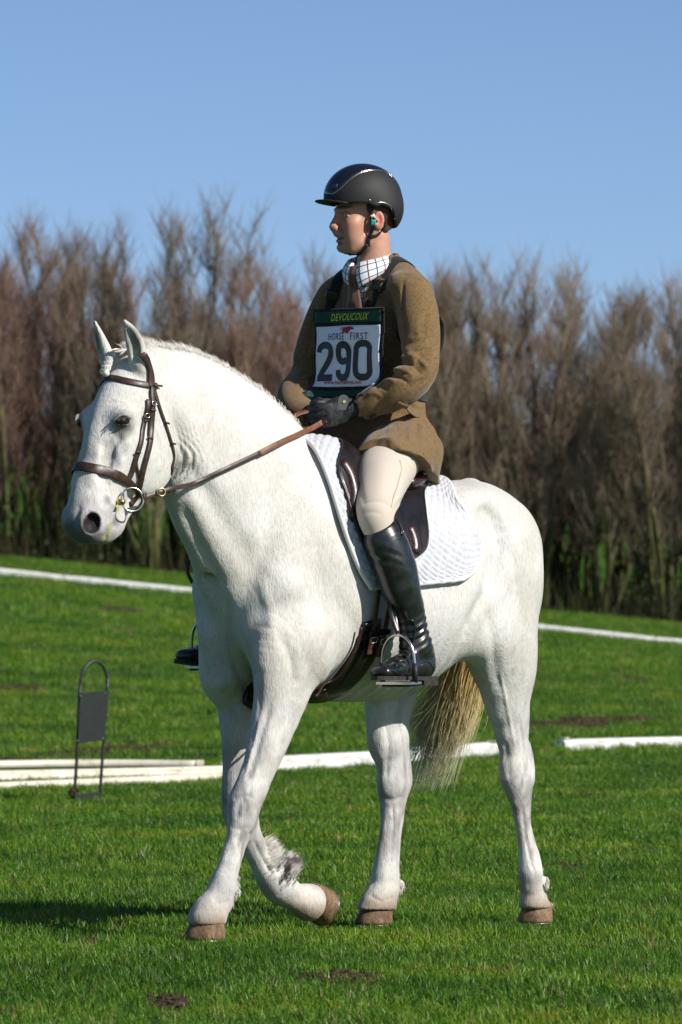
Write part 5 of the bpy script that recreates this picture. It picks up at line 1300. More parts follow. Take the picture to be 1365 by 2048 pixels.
strap(rid, 'seam', [(800, 920), (803, 940), (797, 965), (788, 990), (782, 1015)], .002, M['seam'], off=.0006, t=.001, n=30, bv=bbvh)

# boots
def boot(s, st, heel, toe, h=.0035):
    lo = np.minimum.reduce([np.array(a[:3]) for a in st]+[heel, toe])-.1; hi = np.maximum.reduce([np.array(a[:3]) for a in st]+[heel, toe])+.1
    f = Field(lo, hi, h)
    f.tube(st, k=.01, n=40)
    d = unit((toe-heel)*np.array([1, 1, 0])); L = np.linalg.norm(toe-heel); lat = np.array([-d[1], d[0], 0])
    dd = unit(toe-heel); upv = np.cross(dd, lat); upv = upv if upv[2] > 0 else -upv
    P = lambda t, z: heel+dd*L*t+upv*z
    A = np.array(st[-1][:3])
    f.tube([tuple(A)+(.040, .050), tuple(P(.14, .062))+(.037, .048), tuple(P(.22, .048))+(.036, .040)], k=.02, side=lat)
    f.tube([tuple(P(.12, .034))+(.034, .034), tuple(P(.34, .040))+(.036, .036), tuple(P(.56, .034))+(.042, .030), tuple(P(.76, .027))+(.045, .025), tuple(P(.90, .022))+(.036, .020)], k=.02, side=lat)
    f.tube([tuple(P(.30, .085))+(.026, .026), tuple(P(.50, .058))+(.030, .020), tuple(P(.62, .045))+(.032, .02)], k=.025, side=lat)
    f.plane(P(.5, .006), -upv)
    # creases
    z0 = A[2]
    f.warp(A+np.array([0, 0, .045]), (.10, .10, .10), lambda x, y, z: .0042*np.sin((z+.35*(x*d[0]+y*d[1])+.01*np.sin(40*x+25*y))*2*math.pi/.026))
    top = np.array(st[1][:3])
    f.warp(top+np.array([0, 0, -.055]), (.10, .10, .06), lambda x, y, z: .0028*np.sin((z-.45*(x*d[0]+y*d[1]))*2*math.pi/.03))
    f.warp((top+A)/2, (.12, .12, .22), lambda x, y, z: .0018*np.sin(z*60+x*45+y*30)*np.sin(z*35-x*20))
    return f, P, lat, dd, upv, L
HEEL = np.array(lwz(861, 1358, .345)); TO = np.array(lwz(750, 1358, .395))
bst = [cp(758, 1048, 30, .325, 1.0)]+[cp(a, b_, c_, w_, .92) for a, b_, c_, w_ in ((770, 1080, 42, .335), (783, 1112, 43, .345), (794, 1145, 42, .352), (804, 1180, 38, .358), (816, 1210, 32, .36), (825, 1240, 28, .36), (828, 1266, 29, .358), (832, 1292, 33, .356))]
f, P, lat, dd, upv, FL = boot(1, bst, HEEL, TO)
tp_f, tp_b = np.array(lwz(735, 1072, .335)), np.array(lwz(790, 1028, .335))
f.plane((tp_f+tp_b)/2, np.cross(unit(tp_f-tp_b), unit((.2, 1, 0.))) * (1 if np.cross(unit(tp_f-tp_b), unit((.2, 1, 0.)))[2] > 0 else -1), k=.006)
NBV, NBF = f.mesh(1)
bt = rid.part('boot', NBV, NBF, M['boot'])
nbb = BVHTree.FromPolygons([Vector(a) for a in NBV], [tuple(a) for a in NBF])
def sole(P, lat, dd, upv, L, par):
    out = [(-.015, .026), (.03, .032), (.12, .030), (.25, .026), (.42, .030), (.60, .040), (.74, .046), (.88, .042), (.96, .030), (1.0, .012)]
    loop = [(t, w_) for t, w_ in out]+[(t, -w_) for t, w_ in out[::-1]]
    V = []; m = len(loop)
    for z in (-.004, .009): V += [P(t, z)+lat*w_*.86 for t, w_ in loop]
    F = [tuple(range(m))[::-1], tuple(range(m, 2*m))]+[(i, (i+1) % m, m+(i+1) % m, m+i) for i in range(m)]
    s_ = rid.part('sole', V, F, M['sole'], smooth=False, parent=par)
    hl = [(-.02, .027), (.03, .032), (.16, .030), (.24, .027)]; loop = hl+[(t, -w_) for t, w_ in hl[::-1]]; m = len(loop); V = []
    for z in (-.020, -.004): V += [P(t, z)+lat*w_ for t, w_ in loop]
    F = [tuple(range(m))[::-1], tuple(range(m, 2*m))]+[(i, (i+1) % m, m+(i+1) % m, m+i) for i in range(m)]
    rid.part('heel', V, F, M['sole'], smooth=False, parent=par)
sole(P, lat, dd, upv, FL, bt)
strap(rid, 'boot_strap', [(783, 1026), (792, 1040), (802, 1058), (803, 1070)], .010, M['boot'], off=.003, t=.004, n=16, bv=nbb, parent=bt)
v, q = tubemesh([np.array(surf(803, 1065, nbb)[0])+np.array(surf(803, 1065, nbb)[1])*a for a in (.002, .009)], .0035, 8); rid.part('snap_button', v, q, M['brass'], parent=bt)
strap(rid, 'lace_guard', [(812, 1240), (826, 1240), (830, 1250), (829, 1275), (826, 1300), (824, 1325)], .004, M['boot'], off=.002, t=.004, n=26, bv=nbb, parent=bt)
for j in range(5):
    y = 1296+j*9; xx = 806-j*3
    strap(rid, 'lace', [(xx-6, y-2), (xx, y+1), (xx+8, y-2), (xx+13, y+3)], .0035, M['boot'], off=.003, t=.003, n=10, bv=nbb, parent=bt)
strap(rid, 'toe_cap', [(770, 1338), (782, 1341), (797, 1347), (812, 1352)], .0025, M['boot'], off=.001, t=.003, n=14, bv=nbb, parent=bt)
strap(rid, 'heel_seam', [(834, 1350), (842, 1330), (853, 1322), (862, 1328), (868, 1340)], .0025, M['boot'], off=.001, t=.003, n=14, bv=nbb, parent=bt)
fst = [(.20, -.33, 1.25, .056, .056), (.20, -.345, 1.18, .058, .060), (.185, -.36, 1.10, .052, .056), (.165, -.375, 1.02, .042, .045), (.15, -.385, .96, .042, .045)]
HF_ = tcf+np.array([-.19, .0, -.012]); TF_ = tcf+np.array([.118, -.01, .018])
f, P, lat, dd, upv, FL = boot(-1, fst, HF_, TF_, h=.0045); v, q = f.mesh(1); bt2 = rid.part('boot', v, q, M['boot']); sole(P, lat, dd, upv, FL, bt2)

# jacket
def tweed_build(nt, b):
    tc = N(nt, 'TexCoord'); mp = N(nt, 'Mapping'); mp.inputs['Scale'].default_value = (900, 900, 260); nt.links.new(tc.outputs['Object'], mp.inputs[0])
    n = N(nt, 'TexNoise'); n.inputs['Scale'].default_value = 1; n.inputs['Detail'].default_value = 2; nt.links.new(mp.outputs[0], n.inputs[0])
    mp2 = N(nt, 'Mapping'); mp2.inputs['Scale'].default_value = (420, 420, 110); nt.links.new(tc.outputs['Object'], mp2.inputs[0])
    n2_ = N(nt, 'TexNoise'); n2_.inputs['Scale'].default_value = 1; n2_.inputs['Detail'].default_value = 3; nt.links.new(mp2.outputs[0], n2_.inputs[0])
    w = noise(nt, 70, 3, .7)
    c = ramp(nt, n2_.outputs[0], [(.30, (.12, .075, .032)), (.48, (.19, .122, .056)), (.60, (.245, .165, .080)), (.72, (.27, .135, .07))])
    c2 = mix(nt, c.outputs[0], ramp(nt, n.outputs[0], [(.35, (.55, .55, .5)), (.65, (1.25, 1.2, 1.1))]).outputs[0], .8, 'MULTIPLY')
    c3 = mix(nt, c2, ramp(nt, w.outputs[0], [(.35, (.8, .8, .78)), (.6, (1, 1, 1))]).outputs[0], 1, 'MULTIPLY')
    nt.links.new(c3, b.inputs['Base Color'])
    p = bump(nt, b, n2_.outputs[0], .35, .004); bump(nt, b, n.outputs[0], .3, .002, p)
M['tweed'] = mat('brown_tweed', rough=.92, spec=.12, build=tweed_build, sheen=.25)
def front(z, w):    # chest surface of the jacket at height z
    return -.165+.118
f = Field((-.46, -.40, 1.36), (.28, .42, 2.20), .004)
f.tube([(-.17, 0, 2.10, .085, .055), (-.172, 0, 2.055, .165, .085), (-.175, 0, 1.99, .192, .11), (-.172, 0, 1.92, .188, .128), (-.168, 0, 1.80, .170, .122), (-.170, 0, 1.68, .160, .118), (-.172, 0, 1.58, .172, .130), (-.172, 0, 1.50, .195, .150), (-.172, 0, 1.43, .205, .165), (-.175, 0, 1.34, .21, .175)], k=.02)
for s in (1, -1):
    f.tube([(-.165, s*.06, 2.11, .04, .04), (-.165, s*.12, 2.075, .04, .045), (-.16, s*.165, 2.04, .045, .05)], k=.03)
    f.tube([(-.15, s*.12, 1.52, .125, .125), (-.04, s*.17, 1.492, .118, .112), (.05, s*.213, 1.468, .104, .098), (.12, s*.25, 1.44, .10, .09)], k=.03)
f.tube(ARM_N, k=.035, n=40); f.tube(ARM_F, k=.035, n=40)
# folds
e = np.array(ARM_N[4][:3]); 
f.warp(e+np.array([.03, -.01, .02]), (.11, .12, .11), lambda x, y, z: .0085*np.sin((z*.80+x*.75+.012*np.sin(50*z-20*x))*2*math.pi/.047))
m_ = np.array(ARM_N[6][:3]); f.warp(m_, (.11, .11, .09), lambda x, y, z: .006*np.sin((x*.95-y*.2+z*.25)*2*math.pi/.042+1))
f.warp(np.array(ARM_N[2][:3]), (.12, .12, .12), lambda x, y, z: .004*np.sin((x*.6+z*.4+y*.5)*2*math.pi/.07+1))
e = np.array(ARM_F[4][:3]); f.warp(e, (.11, .10, .12), lambda x, y, z: .007*np.sin((z*.8+x*.6)*2*math.pi/.05))
f.warp((-.17, .16, 1.60), (.20, .12, .16), lambda x, y, z: .005*np.sin((x*.9+z*.35)*2*math.pi/.06+2))
f.warp((-.12, .20, 1.46), (.24, .12, .10), lambda x, y, z: .006*np.sin((x*.95-z*.3)*2*math.pi/.085+1))
f.warp((-.12, .15, 1.92), (.14, .10, .14), lambda x, y, z: .003*np.sin((x*.5-z*.8)*2*math.pi/.07))
f.warp((-.05, .2, 1.7), (.5, .5, .6), lambda x, y, z: .002*np.sin(x*40+z*23)*np.sin(z*31-y*22))
# neck opening and the V of the front
f.tube([(-.135, 0, 2.20, .074), (-.128, 0, 2.12, .066), (-.12, 0, 2.08, .05)], k=.006, op='sub')
f.tube([(-.075, 0, 2.14, .058, .07), (-.045, 0, 2.06, .045, .05), (-.03, 0, 1.98, .026, .036), (-.035, 0, 1.93, .010, .02)], k=.004, op='sub')
# cuffs: cut at the wrist, hollowed
for A_, s in ((ARM_N, 1), (ARM_F, -1)):
    p, q_ = np.array(A_[-1][:3]), np.array(A_[-2][:3]); d = unit(p-q_)
    f.plane(p-d*.002, d, lo=p-.07, hi=p+.07)
    f.tube([tuple(p-d*.03)+(A_[-1][3]*.82,), tuple(p+d*.03)+(A_[-1][3]*.86,)], k=.003, op='sub')
# hem: front edge rises over the thigh, back tail hangs lower
h0, h1, h2 = np.array(lwz(690, 915, .12)), np.array(lwz(775, 900, .27)), np.array(lwz(812, 928, .26))
def hemcut(f):
    sl = f.sub(f.lo, f.lo+f.h*f.n); X = f.xyz(sl)
    # lower limit of the cloth as a height over (l, w)
    zc = np.interp(np.asarray(X[0]).ravel(), [-.46, -.34, -.26, -.18, -.12, -.05, .02, .06, .10, .2], [1.425, 1.415, 1.43, 1.455, 1.475, 1.51, 1.525, 1.530, 1.56, 1.62]).reshape(X[0].shape)
    d = (zc - .22*np.clip(.26-np.abs(X[1]), 0, .2)*(X[0] > .02) - X[2]) + 0*X[1]
    f.merge(sl, np.broadcast_to(d, f.a.shape).astype(np.float32), .006, 'cut')
hemcut(f)
f.plane((.085, .2, 1.5), (.92, .25, .28), lo=(-.46, -.4, 1.36), hi=(.28, .42, 1.64))
JV, JF = f.mesh(2); del f
JV = relief(JV, JF, [([(788, 724), (808, 712), (830, 714), (848, 728), (858, 745)], .009, .007), ([(784, 737), (805, 726), (828, 731), (844, 750)], .008, -.009), ([(776, 749), (795, 739), (815, 743), (830, 760)], .008, .007),
    ([(768, 759), (786, 751), (806, 757), (820, 772)], .007, -.008), ([(760, 768), (776, 760), (794, 766)], .007, .006), ([(748, 777), (762, 772), (778, 780)], .007, -.005), ([(735, 790), (750, 786), (765, 794)], .007, .004),
    ([(870, 668), (858, 690), (838, 702), (820, 700)], .010, -.006), ([(868, 640), (850, 660), (830, 668)], .012, .005), ([(812, 548), (806, 580), (806, 620), (812, 670), (806, 700)], .006, -.006), ([(858, 600), (850, 640), (845, 680)], .014, -.004),
    ([(800, 690), (812, 712), (822, 735)], .008, -.006), ([(812, 545), (830, 552), (850, 566)], .010, .004),
    ([(838, 830), (836, 870), (842, 915), (850, 960)], .012, -.008), ([(822, 840), (820, 880), (828, 930)], .010, .006), ([(795, 825), (794, 860), (798, 905)], .005, -.005), ([(770, 840), (762, 870), (745, 900)], .016, -.006), ([(815, 800), (825, 815), (838, 822)], .008, -.006),
    ([(782, 512), (772, 535), (768, 552)], .0045, -.005), ([(768, 552), (760, 548), (752, 556)], .004, -.005), ([(752, 556), (748, 590), (744, 625)], .0045, -.005), ([(760, 556), (757, 590), (752, 620)], .008, .004),
    ([(690, 860), (700, 885), (712, 905)], .012, -.005), ([(785, 850), (782, 880), (785, 900)], .012, .004), ([(780, 560), (785, 620), (790, 690), (800, 760)], .010, -.005), ([(632, 600), (622, 660), (612, 720)], .012, -.006), ([(600, 755), (612, 745), (626, 750)], .008, -.007), ([(594, 772), (606, 765), (620, 770)], .008, .006)])
jk = rid.part('jacket', JV, JF, M['tweed'])
jb = BVHTree.FromPolygons([Vector(a) for a in JV], [tuple(a) for a in JF])
# lapels and collar
def lapel(s):
    P = [(-.155, s*.066, 2.150), (-.12, s*.070, 2.120), (-.085, s*.066, 2.07), (-.06, s*.050, 2.01), (-.050, s*.028, 1.95)]
    P_, Nn = onto(P, jb, .004, 30); v, q = ribbon(P_, Nn, list(np.linspace(.035, .052, 18))+list(np.linspace(.052, .012, 12)), .005)
    rid.part('lapel', v, q, M['tweed'], parent=jk)
lapel(1); lapel(-1)
P = [(-.155+.075*math.cos(t)*-1*.9, .072*math.sin(t), 2.138+.012*math.cos(t)) for t in np.linspace(-1.55, 1.55, 20)]
v, q = ribbon(np.array(P), np.array([(-math.cos(t), math.sin(t), .2) for t in np.linspace(-1.55, 1.55, 20)]), .034, .007); rid.part('collar', v, q, M['tweed'], parent=jk)
P_, Nn = onto([(795, 806), (815, 812), (838, 828)], jb, .003, 12); v, q = ribbon(P_, Nn, .022, .005); rid.part('pocket_flap', v, q, M['tweed'], parent=jk)
for px_, py_ in ((742, 832), (749, 829)):
    s_ = surf(px_, py_, jb)
    if s_: v, q = tubemesh([s_[0]-s_[1]*.001, s_[0]+s_[1]*.004], .006, 10); rid.part('button', v, q, M['bridle'], parent=jk)

# shirt, collar and tie
def shirt_build(nt, b):
    tc = N(nt, 'TexCoord'); sp = N(nt, 'SeparateXYZ'); nt.links.new(tc.outputs['UV'], sp.inputs[0]); o = []
    def line(out, per, off, wd):
        m1 = N(nt, 'Math', operation='MULTIPLY_ADD'); m1.inputs[1].default_value = 1/per; m1.inputs[2].default_value = off; nt.links.new(out, m1.inputs[0])
        fr = N(nt, 'Math', operation='FRACT'); nt.links.new(m1.outputs[0], fr.inputs[0])
        lt_ = N(nt, 'Math', operation='LESS_THAN'); lt_.inputs[1].default_value = wd; nt.links.new(fr.outputs[0], lt_.inputs[0]); return lt_.outputs[0]
    c = (.76, .78, .80)
    for out, off, cc in ((0, .1, (.03, .10, .22)), (1, .2, (.04, .13, .24)), (0, .6, (.20, .06, .07)), (1, .7, (.14, .05, .06))):
        c = mix(nt, c, cc, line(sp.outputs[out], .040, off, .075))
    nt.links.new(c, b.inputs['Base Color'])
M['shirt'] = mat('checked_shirt', rough=.8, build=shirt_build)
def uvgrid(thing, name, G, mt, uvf, parent=None, thick=.003):
    a, b_ = G.shape[:2]; v, q, _ = shell(G, thick); o = thing.part(name, v, q, mt, parent=parent)
    uv = o.data.uv_layers.new(name='UVMap'); idx = np.zeros(len(o.data.loops), int); o.data.loops.foreach_get('vertex_index', idx)
    U = np.array([uvf(i, j) for i in range(a) for j in range(b_)]*2); uv.data.foreach_set('uv', U[idx].astype(np.float32).ravel()); return o
G = np.array([[(-.133+.050*math.cos(t*1.25), .085*math.sin(t*1.1), z) + np.array([.0, 0, 0]) - np.array([0.0+.10*max(z-2.05, 0), 0, 0]) + np.array([.018*(2.08-z)/.1 if z < 2.08 else 0.018*0, 0, 0]) for t in np.linspace(-1.0, 1.0, 20)] for z in np.linspace(2.125, 1.94, 14)])
sh = uvgrid(rid, 'shirt', G, M['shirt'], lambda i, j: (j*.0105, i*.015))
# neck band and collar leaves
NC = np.array(NECKB); 
nd = unit(np.array(hd(-.035, 0, -.135))-NC)
for s in (1, -1):
    # collar leaf: from the back of the neck round to the throat and down to a point
    up_, dn_ = [], []
    for t in np.linspace(0, 1, 14):
        a = math.pi*(1-t)*.98+.12*t; r_ = .066
        c0 = np.array([-.118, 0, 2.128+.044*(1-t)**1.0]) + np.array([r_*math.cos(a)*1.0, s*r_*math.sin(a)*1.0, 0])
        out = unit(np.array([math.cos(a), s*math.sin(a), 0]))
        drop = .034+.034*max(0, t-.45)/.55; flare = .012+.014*t
        c1 = c0+out*(.008+.006*t)+np.array([0, s*(.020 if s > 0 else .006)*max(0, t-.6)/.4, -drop*(1.15 if s > 0 else 1.0)])
        up_.append(c0); dn_.append(c1)
    G = np.array([[u_*(1-q_)+d_*q_+unit((u_-np.array([-.118, 0, u_[2]])))*.010*math.sin(math.pi*q_) for u_, d_ in zip(up_, dn_)] for q_ in np.linspace(0, 1, 6)])
    uvgrid(rid, 'shirt_collar', G, M['shirt'], lambda i, j: (j*.0125+.004, i*.013), parent=sh)
    G2 = np.array([[u_+np.array([0, 0, -.03+.032*q_])-unit((u_-np.array([-.118, 0, u_[2]])))*.002 for u_ in up_] for q_ in np.linspace(0, 1, 3)])
    uvgrid(rid, 'neck_band', G2, M['shirt'], lambda i, j: (j*.0125, i*.013), parent=sh, thick=.002)
M['tie'] = cloth('brown_tie', (.14, .072, .045), rough=.5, sc=800)
G = []
for i, (z, w_, x) in enumerate([(2.118, .013, -.046), (2.102, .022, -.039), (2.088, .019, -.036), (2.074, .012, -.038), (2.056, .018, -.040), (2.03, .024, -.038), (2.00, .029, -.037), (1.975, .032, -.038), (1.955, .034, -.040)]):
    G.append([(x-.45*abs(y)**1.0*w_, y*w_, z) for y in np.linspace(-1, 1, 9)])
G = np.array(G); G = np.stack([crom(G[:, j], 26) for j in range(9)], 1); v, q, _ = shell(G, .007); rid.part('tie', v, q, M['tie'])
# ------------------------------------------------------------ gloved hands
def glove_build(nt, b):
    n = noise(nt, 90, 4, .7); m_ = noise(nt, 420, 2, .6)
    nt.links.new(ramp(nt, n.outputs[0], [(.35, (.010, .012, .013)), (.60, (.035, .038, .040)), (.75, (.09, .095, .095))]).outputs[0], b.inputs['Base Color'])
    p = bump(nt, b, n.outputs[0], .5, .004); bump(nt, b, m_.outputs[0], .3, .002, p)
M['glove'] = mat('black_riding_glove', rough=.5, spec=.4, build=glove_build)
def hand(wrist, knuck, s, up=(0.1, 0, 1)):
    wrist = np.array(wrist); knuck = np.array(knuck); a = unit(knuck-wrist); b_ = unit(np.array(up)-a*np.dot(up, a)); c = np.cross(a, b_)
    if c[1]*s > 0: c = -c                      # palm side looks inwards
    f = Field(np.minimum(wrist, knuck)-.10, np.maximum(wrist, knuck)+.10, .0022)
    L = np.linalg.norm(knuck-wrist)
    f.tube([tuple(wrist-a*.03)+(.030, .026), tuple(wrist+a*.015)+(.029, .023), tuple(wrist+a*L*.55)+(.017, .038), tuple(knuck-a*.006)+(.015, .040)], k=.004, side=c)
    lens = (.030, .034, .031, .025)
    for i in range(4):
        K = knuck+b_*(.030-.0195*i)-a*abs(i-1)*.003; l_ = lens[i]
        f.tube([tuple(K-a*.01)+(.0105,), tuple(K+a*.008+c*.001)+(.0112,), tuple(K+a*(.010+l_*.55)+c*(.012))+(.0100,), tuple(K+a*(l_*.65)+c*(.034))+(.0096,), tuple(K+a*(l_*.10)+c*(.042))+(.0090,), tuple(K-a*.010+c*.034)+(.0082,)], k=.0035, n=22)
    T0 = wrist+a*L*.30+b_*.024+c*.008
    f.tube([tuple(T0)+(.016,), tuple(T0+a*.024+b_*.014+c*.008)+(.0125,), tuple(T0+a*.050+b_*.013+c*.016)+(.0108,), tuple(T0+a*.070+b_*.002+c*.022)+(.0095,)], k=.006, n=20)
    f.warp(wrist+a*L*.4, .06, lambda x, y, z: .0012*np.sin(x*210+z*90)*np.sin(z*170-x*60))
    v, q = f.mesh(1); g = rid.part('glove', v, q, M['glove'])
    cuff = [wrist-a*.012+(b_*math.cos(t)*.033+c*math.sin(t)*.031) for t in np.linspace(0, 2*math.pi, 26, endpoint=False)]
    v, q = tubemesh(cuff, .0055, 6, closed=True); rid.part('glove_cuff', v, q, M['glove'], parent=g)
    return g, a, b_, c
WN = np.array(ARM_N[-1][:3]); WF = np.array(ARM_F[-1][:3])
gN, a_, b_, c_ = hand(WN, lwz(657, 832, .040), 1)
gF, _, _, _ = hand(WF, lwz(628, 826, -.030), -1)
M['greytab'] = mat('grey_glove_tab', (.10, .105, .105), rough=.6); M['limetag'] = mat('lime_tag', (.45, .50, .18), rough=.6)
tp = np.array(lwz(686, 806, .115))
TV = []
for z in (0, 1):
    for t in np.linspace(0, math.pi, 9): TV.append(tp+np.array([.0, .012*z*.3, 0])+np.array([-.68, .73, 0])*(.016*math.cos(t))+np.array([0, 0, 1])*(.010+.016*math.sin(t))+np.array([.6, .7, 0])*.003*z)
    TV.append(tp+np.array([-.68, .73, 0])*(-.014)+np.array([0, 0, -.022])+np.array([.6, .7, 0])*.003*z); TV.append(tp+np.array([-.68, .73, 0])*(.010)+np.array([0, 0, -.022])+np.array([.6, .7, 0])*.003*z)
m_ = 11; F = [tuple(range(m_)), tuple(range(m_, 2*m_))[::-1]]+[(i, (i+1) % m_, m_+(i+1) % m_, m_+i) for i in range(m_)]
tb = rid.part('strap_tab', TV, F, M['greytab'], smooth=False, parent=gN)
tl = tp+np.array([.6, .7, 0])*.006+np.array([-.68, .73, 0])*.004+np.array([0, 0, .004])
V = [tl+np.array([-.68, .73, 0])*x*.004+np.array([0, 0, z*.004])+np.array([.6, .7, 0])*y*.001 for x, z in ((-1, -1), (1, -1), (1, 1), (-1, 1)) for y in (-1, 1)]
F = [(0, 2, 4, 6), (1, 7, 5, 3), (0, 1, 3, 2), (2, 3, 5, 4), (4, 5, 7, 6), (6, 7, 1, 0)]; rid.part('tag', V, F, M['limetag'], smooth=False, parent=gN)

# ------------------------------------------------------------ reins
def rein(name, pts, w, mt, n=40, nrm=None):
    P = spline(pts, n); Nn = np.tile(unit(nrm if nrm is not None else (.35, .93, .1)), (len(P), 1)); v, q = ribbon(P, Nn, w, .004); return br.part(name, v, q, mt)
def sp(px, py, o=.014): s_ = surf(px, py); return s_[0]+s_[1]*o
rp = [bc+np.array([-.035, .004, .002]), np.array(lwz(318, 985, .105)), np.array(lwz(345, 977, .115)), sp(385, 963, .02), sp(440, 941, .014), sp(478, 924, .014), sp(515, 907, .016)]
rein('rein', rp, .0145, M['bridle'])
gp = [sp(512, 909, .017), sp(545, 892, .024), np.array(lwz(590, 872, .075)), np.array(lwz(634, 851, .045)), np.array(lwz(652, 840, .042))]
gp[2] = (gp[1]+gp[3])/2+np.array([0, .004, 0])
rein('rubber_grip', gp, .017, M['tan'], 30)
for t in np.linspace(.04, .96, 30):
    i = t*29; P = spline(gp, 30); p = P[int(i)]; d = unit(P[min(int(i)+1, 29)]-P[max(int(i)-1, 0)])
rein('rein', [np.array(lwz(556, 872, -.07)), np.array(lwz(572, 850, -.055)), np.array(lwz(592, 830, -.045)), np.array(lwz(618, 822, -.035))], .020, M['tan'], 24, (.5, .3, .8))
rein('rein', [bc*np.array([1, -1, 1])+np.array([-.035, 0, 0]), np.array(lwz(312, 978, .02)), np.array(lwz(328, 968, .0))], .016, M['bridle'], 16)
for px_, py_ in ((290, 992), (316, 986), (338, 979), (348, 976)):
    p = np.array(lwz(px_, py_, .108)); rein('keeper_loop', [p-np.array([-.006, 0, 0]), p, p-np.array([.006, 0, 0])], .021, M['bridle'], 4)
v, q = ring(np.array(lwz(324, 984, .112)), (.35, .93, .1), .012, .0016, ry=.012); br.part('buckle', v, q, M['brass'])
v, q = tubemesh(spline([lwz(392, 1108, -.24), lwz(378, 1125, -.25), lwz(376, 1145, -.25), lwz(386, 1166, -.24)], 14), .006, 8); sad.part('leather_end', v, q, M['bridle'])

# ------------------------------------------------------------ helmet
f = Field(HC0-.20, HC0+.22, .003)
HO = (.012, 0, .052); HRR = (.098, .112, .128)
hell(f, HO, HRR); hell(f, (-.030, 0, .012), (.090, .080, .087), k=.03)
hell(f, HO, (.088, .102, .117), op='sub', k=.002); hell(f, (-.022, 0, .006), (.081, .074, .080), op='sub', k=.01)
X = f.xyz((slice(None),)*3)
xx = (X[0]-HC0[0])*FD[0]+(X[1]-HC0[1])*FD[1]; yy = (X[0]-HC0[0])*LD[0]+(X[1]-HC0[1])*LD[1]; zz = (X[2]-HC0[2])+0*xx
zc = np.interp(xx, [-.14, -.088, -.072, -.058, -.02, .0, .018, .03, .2], [-.038, -.040, -.020, .016, .030, .022, .030, .034, .036])
d = ((zc-zz)+0*yy).astype(np.float32); f.merge((slice(None),)*3, np.broadcast_to(d, f.a.shape), .003, 'cut')
v, q = f.mesh(1)
M['helmet'] = mat('matt_black_helmet', (.016, .016, .017), rough=.62, spec=.35, build=lambda nt, b: bump(nt, b, noise(nt, 700, 2, .6).outputs[0], .2, .001))
M['helmgloss'] = mat('gloss_blue_black_panel', (.008, .010, .018), rough=.22, spec=.5, coat=.6)
hel = rid.part('helmet', v, q, M['helmet']); HV2 = v
hbv = BVHTree.FromPolygons([Vector(a) for a in v], [tuple(a) for a in q])
f = Field(HC0-.20, HC0+.22, .003)
hell(f, (.104, 0, .036), (.080, .0075, .066), t=(1, 0, .14), v=(-.14, 0, 1), k=.002)
hell(f, (.104, 0, .030), (.074, .006, .058), t=(1, 0, .14), v=(-.14, 0, 1), k=.002, op='sub')
hell(f, (.0, 0, .052), (.090, .2, .122), op='sub', k=.002)
v, q = f.mesh(1); rid.part('peak', v, q, M['helmet'], parent=hel)
line = [(667, 388), (682, 377), (700, 359), (722, 345.5), (745, 340.5), (762, 341), (774, 345), (786, 356)]
LH = in_head(np.array([surf(a, b__, hbv)[0] for a, b__ in line]))
strap(rid, 'silver_trim', line, .0034, M['steel'], off=.0008, t=.002, n=40, bv=hbv, parent=hel)
strap(rid, 'silver_trim', [(667, 388), (653, 387)], .0024, M['steel'], off=.0008, t=.002, n=8, bv=hbv, parent=hel)
strap(rid, 'silver_trim', [(744, 410), (756, 405), (770, 405.5), (781, 412), (786, 425), (788, 440)], .0026, M['steel'], off=.001, t=.002, n=26, bv=hbv, parent=hel)
f = Field(HC0-.20, HC0+.22, .003)
hell(f, HO, (.0990, .1135, .1295)); hell(f, HO, (.090, .104, .119), op='sub', k=.002)
X = f.xyz((slice(None),)*3)
xx = (X[0]-HC0[0])*FD[0]+(X[1]-HC0[1])*FD[1]; yy = (X[0]-HC0[0])*LD[0]+(X[1]-HC0[1])*LD[1]; zz = (X[2]-HC0[2])+0*xx
o_ = np.argsort(LH[:, 0]); yb = np.interp(xx, LH[o_, 0], LH[o_, 1])
f.merge((slice(None),)*3, np.broadcast_to((np.abs(yy)-yb+.002+0*zz).astype(np.float32), f.a.shape), .002, 'cut')
f.merge((slice(None),)*3, np.broadcast_to(((.066-zz)+0*yy).astype(np.float32), f.a.shape), .002, 'cut')
v, q = f.mesh(1); rid.part('centre_panel', v, q, M['helmgloss'], parent=hel)
M['badge'] = mat('blue_grey_badge', (.06, .08, .12), rough=.25, metal=.6)
strap(rid, 'badge', [(655, 378), (664, 375), (676, 372)], .014, M['badge'], off=.003, t=.002, n=12, bv=hbv, parent=hel)
for a, b__ in ((740, 400.5), (790, 437)):
    s_ = surf(a, b__, hbv); v, q = tubemesh([s_[0], s_[0]+s_[1]*.002], .0025, 8); rid.part('rivet', v, q, M['steel'], parent=hel)
# harness
rbv = BVHTree.FromPolygons([Vector(a) for a in RV], [tuple(a) for a in RF])
def hp(px, py, y):    # point at lateral offset y of the head seen at a pixel
    o, d = ray(px, py); o = np.array(o); d = np.array(d); t = (y-(o-HC0)@LD)/(d@LD); return o+d*t
M['harness'] = mat('black_harness', (.012, .012, .013), rough=.45)
strap(rid, 'chin_strap', [hp(739, 408, .088), hp(740, 430, .086), hp(739, 455, .078), hp(738, 478, .066), hp(735, 490, .054)], .013, M['harness'], t=.003, n=26, bv=rbv, off=.003, parent=hel)
strap(rid, 'chin_strap', [(735, 489), (726, 500), (715, 507), (700, 506), hd(.05, -.01, -.122), hd(.03, -.04, -.09)], .011, M['harness'], t=.004, n=26, bv=rbv, off=.004, parent=hel)
strap(rid, 'chin_strap', [hp(740, 474, .072), hp(755, 470, .074), hp(772, 459, .076), hp(786, 444, .082)], .010, M['harness'], t=.003, n=26, bv=rbv, off=.004, parent=hel)
M['teal'] = mat('turquoise_tag', (.02, .42, .40), rough=.5); M['redtag'] = mat('red_tag', (.55, .05, .03), rough=.5)
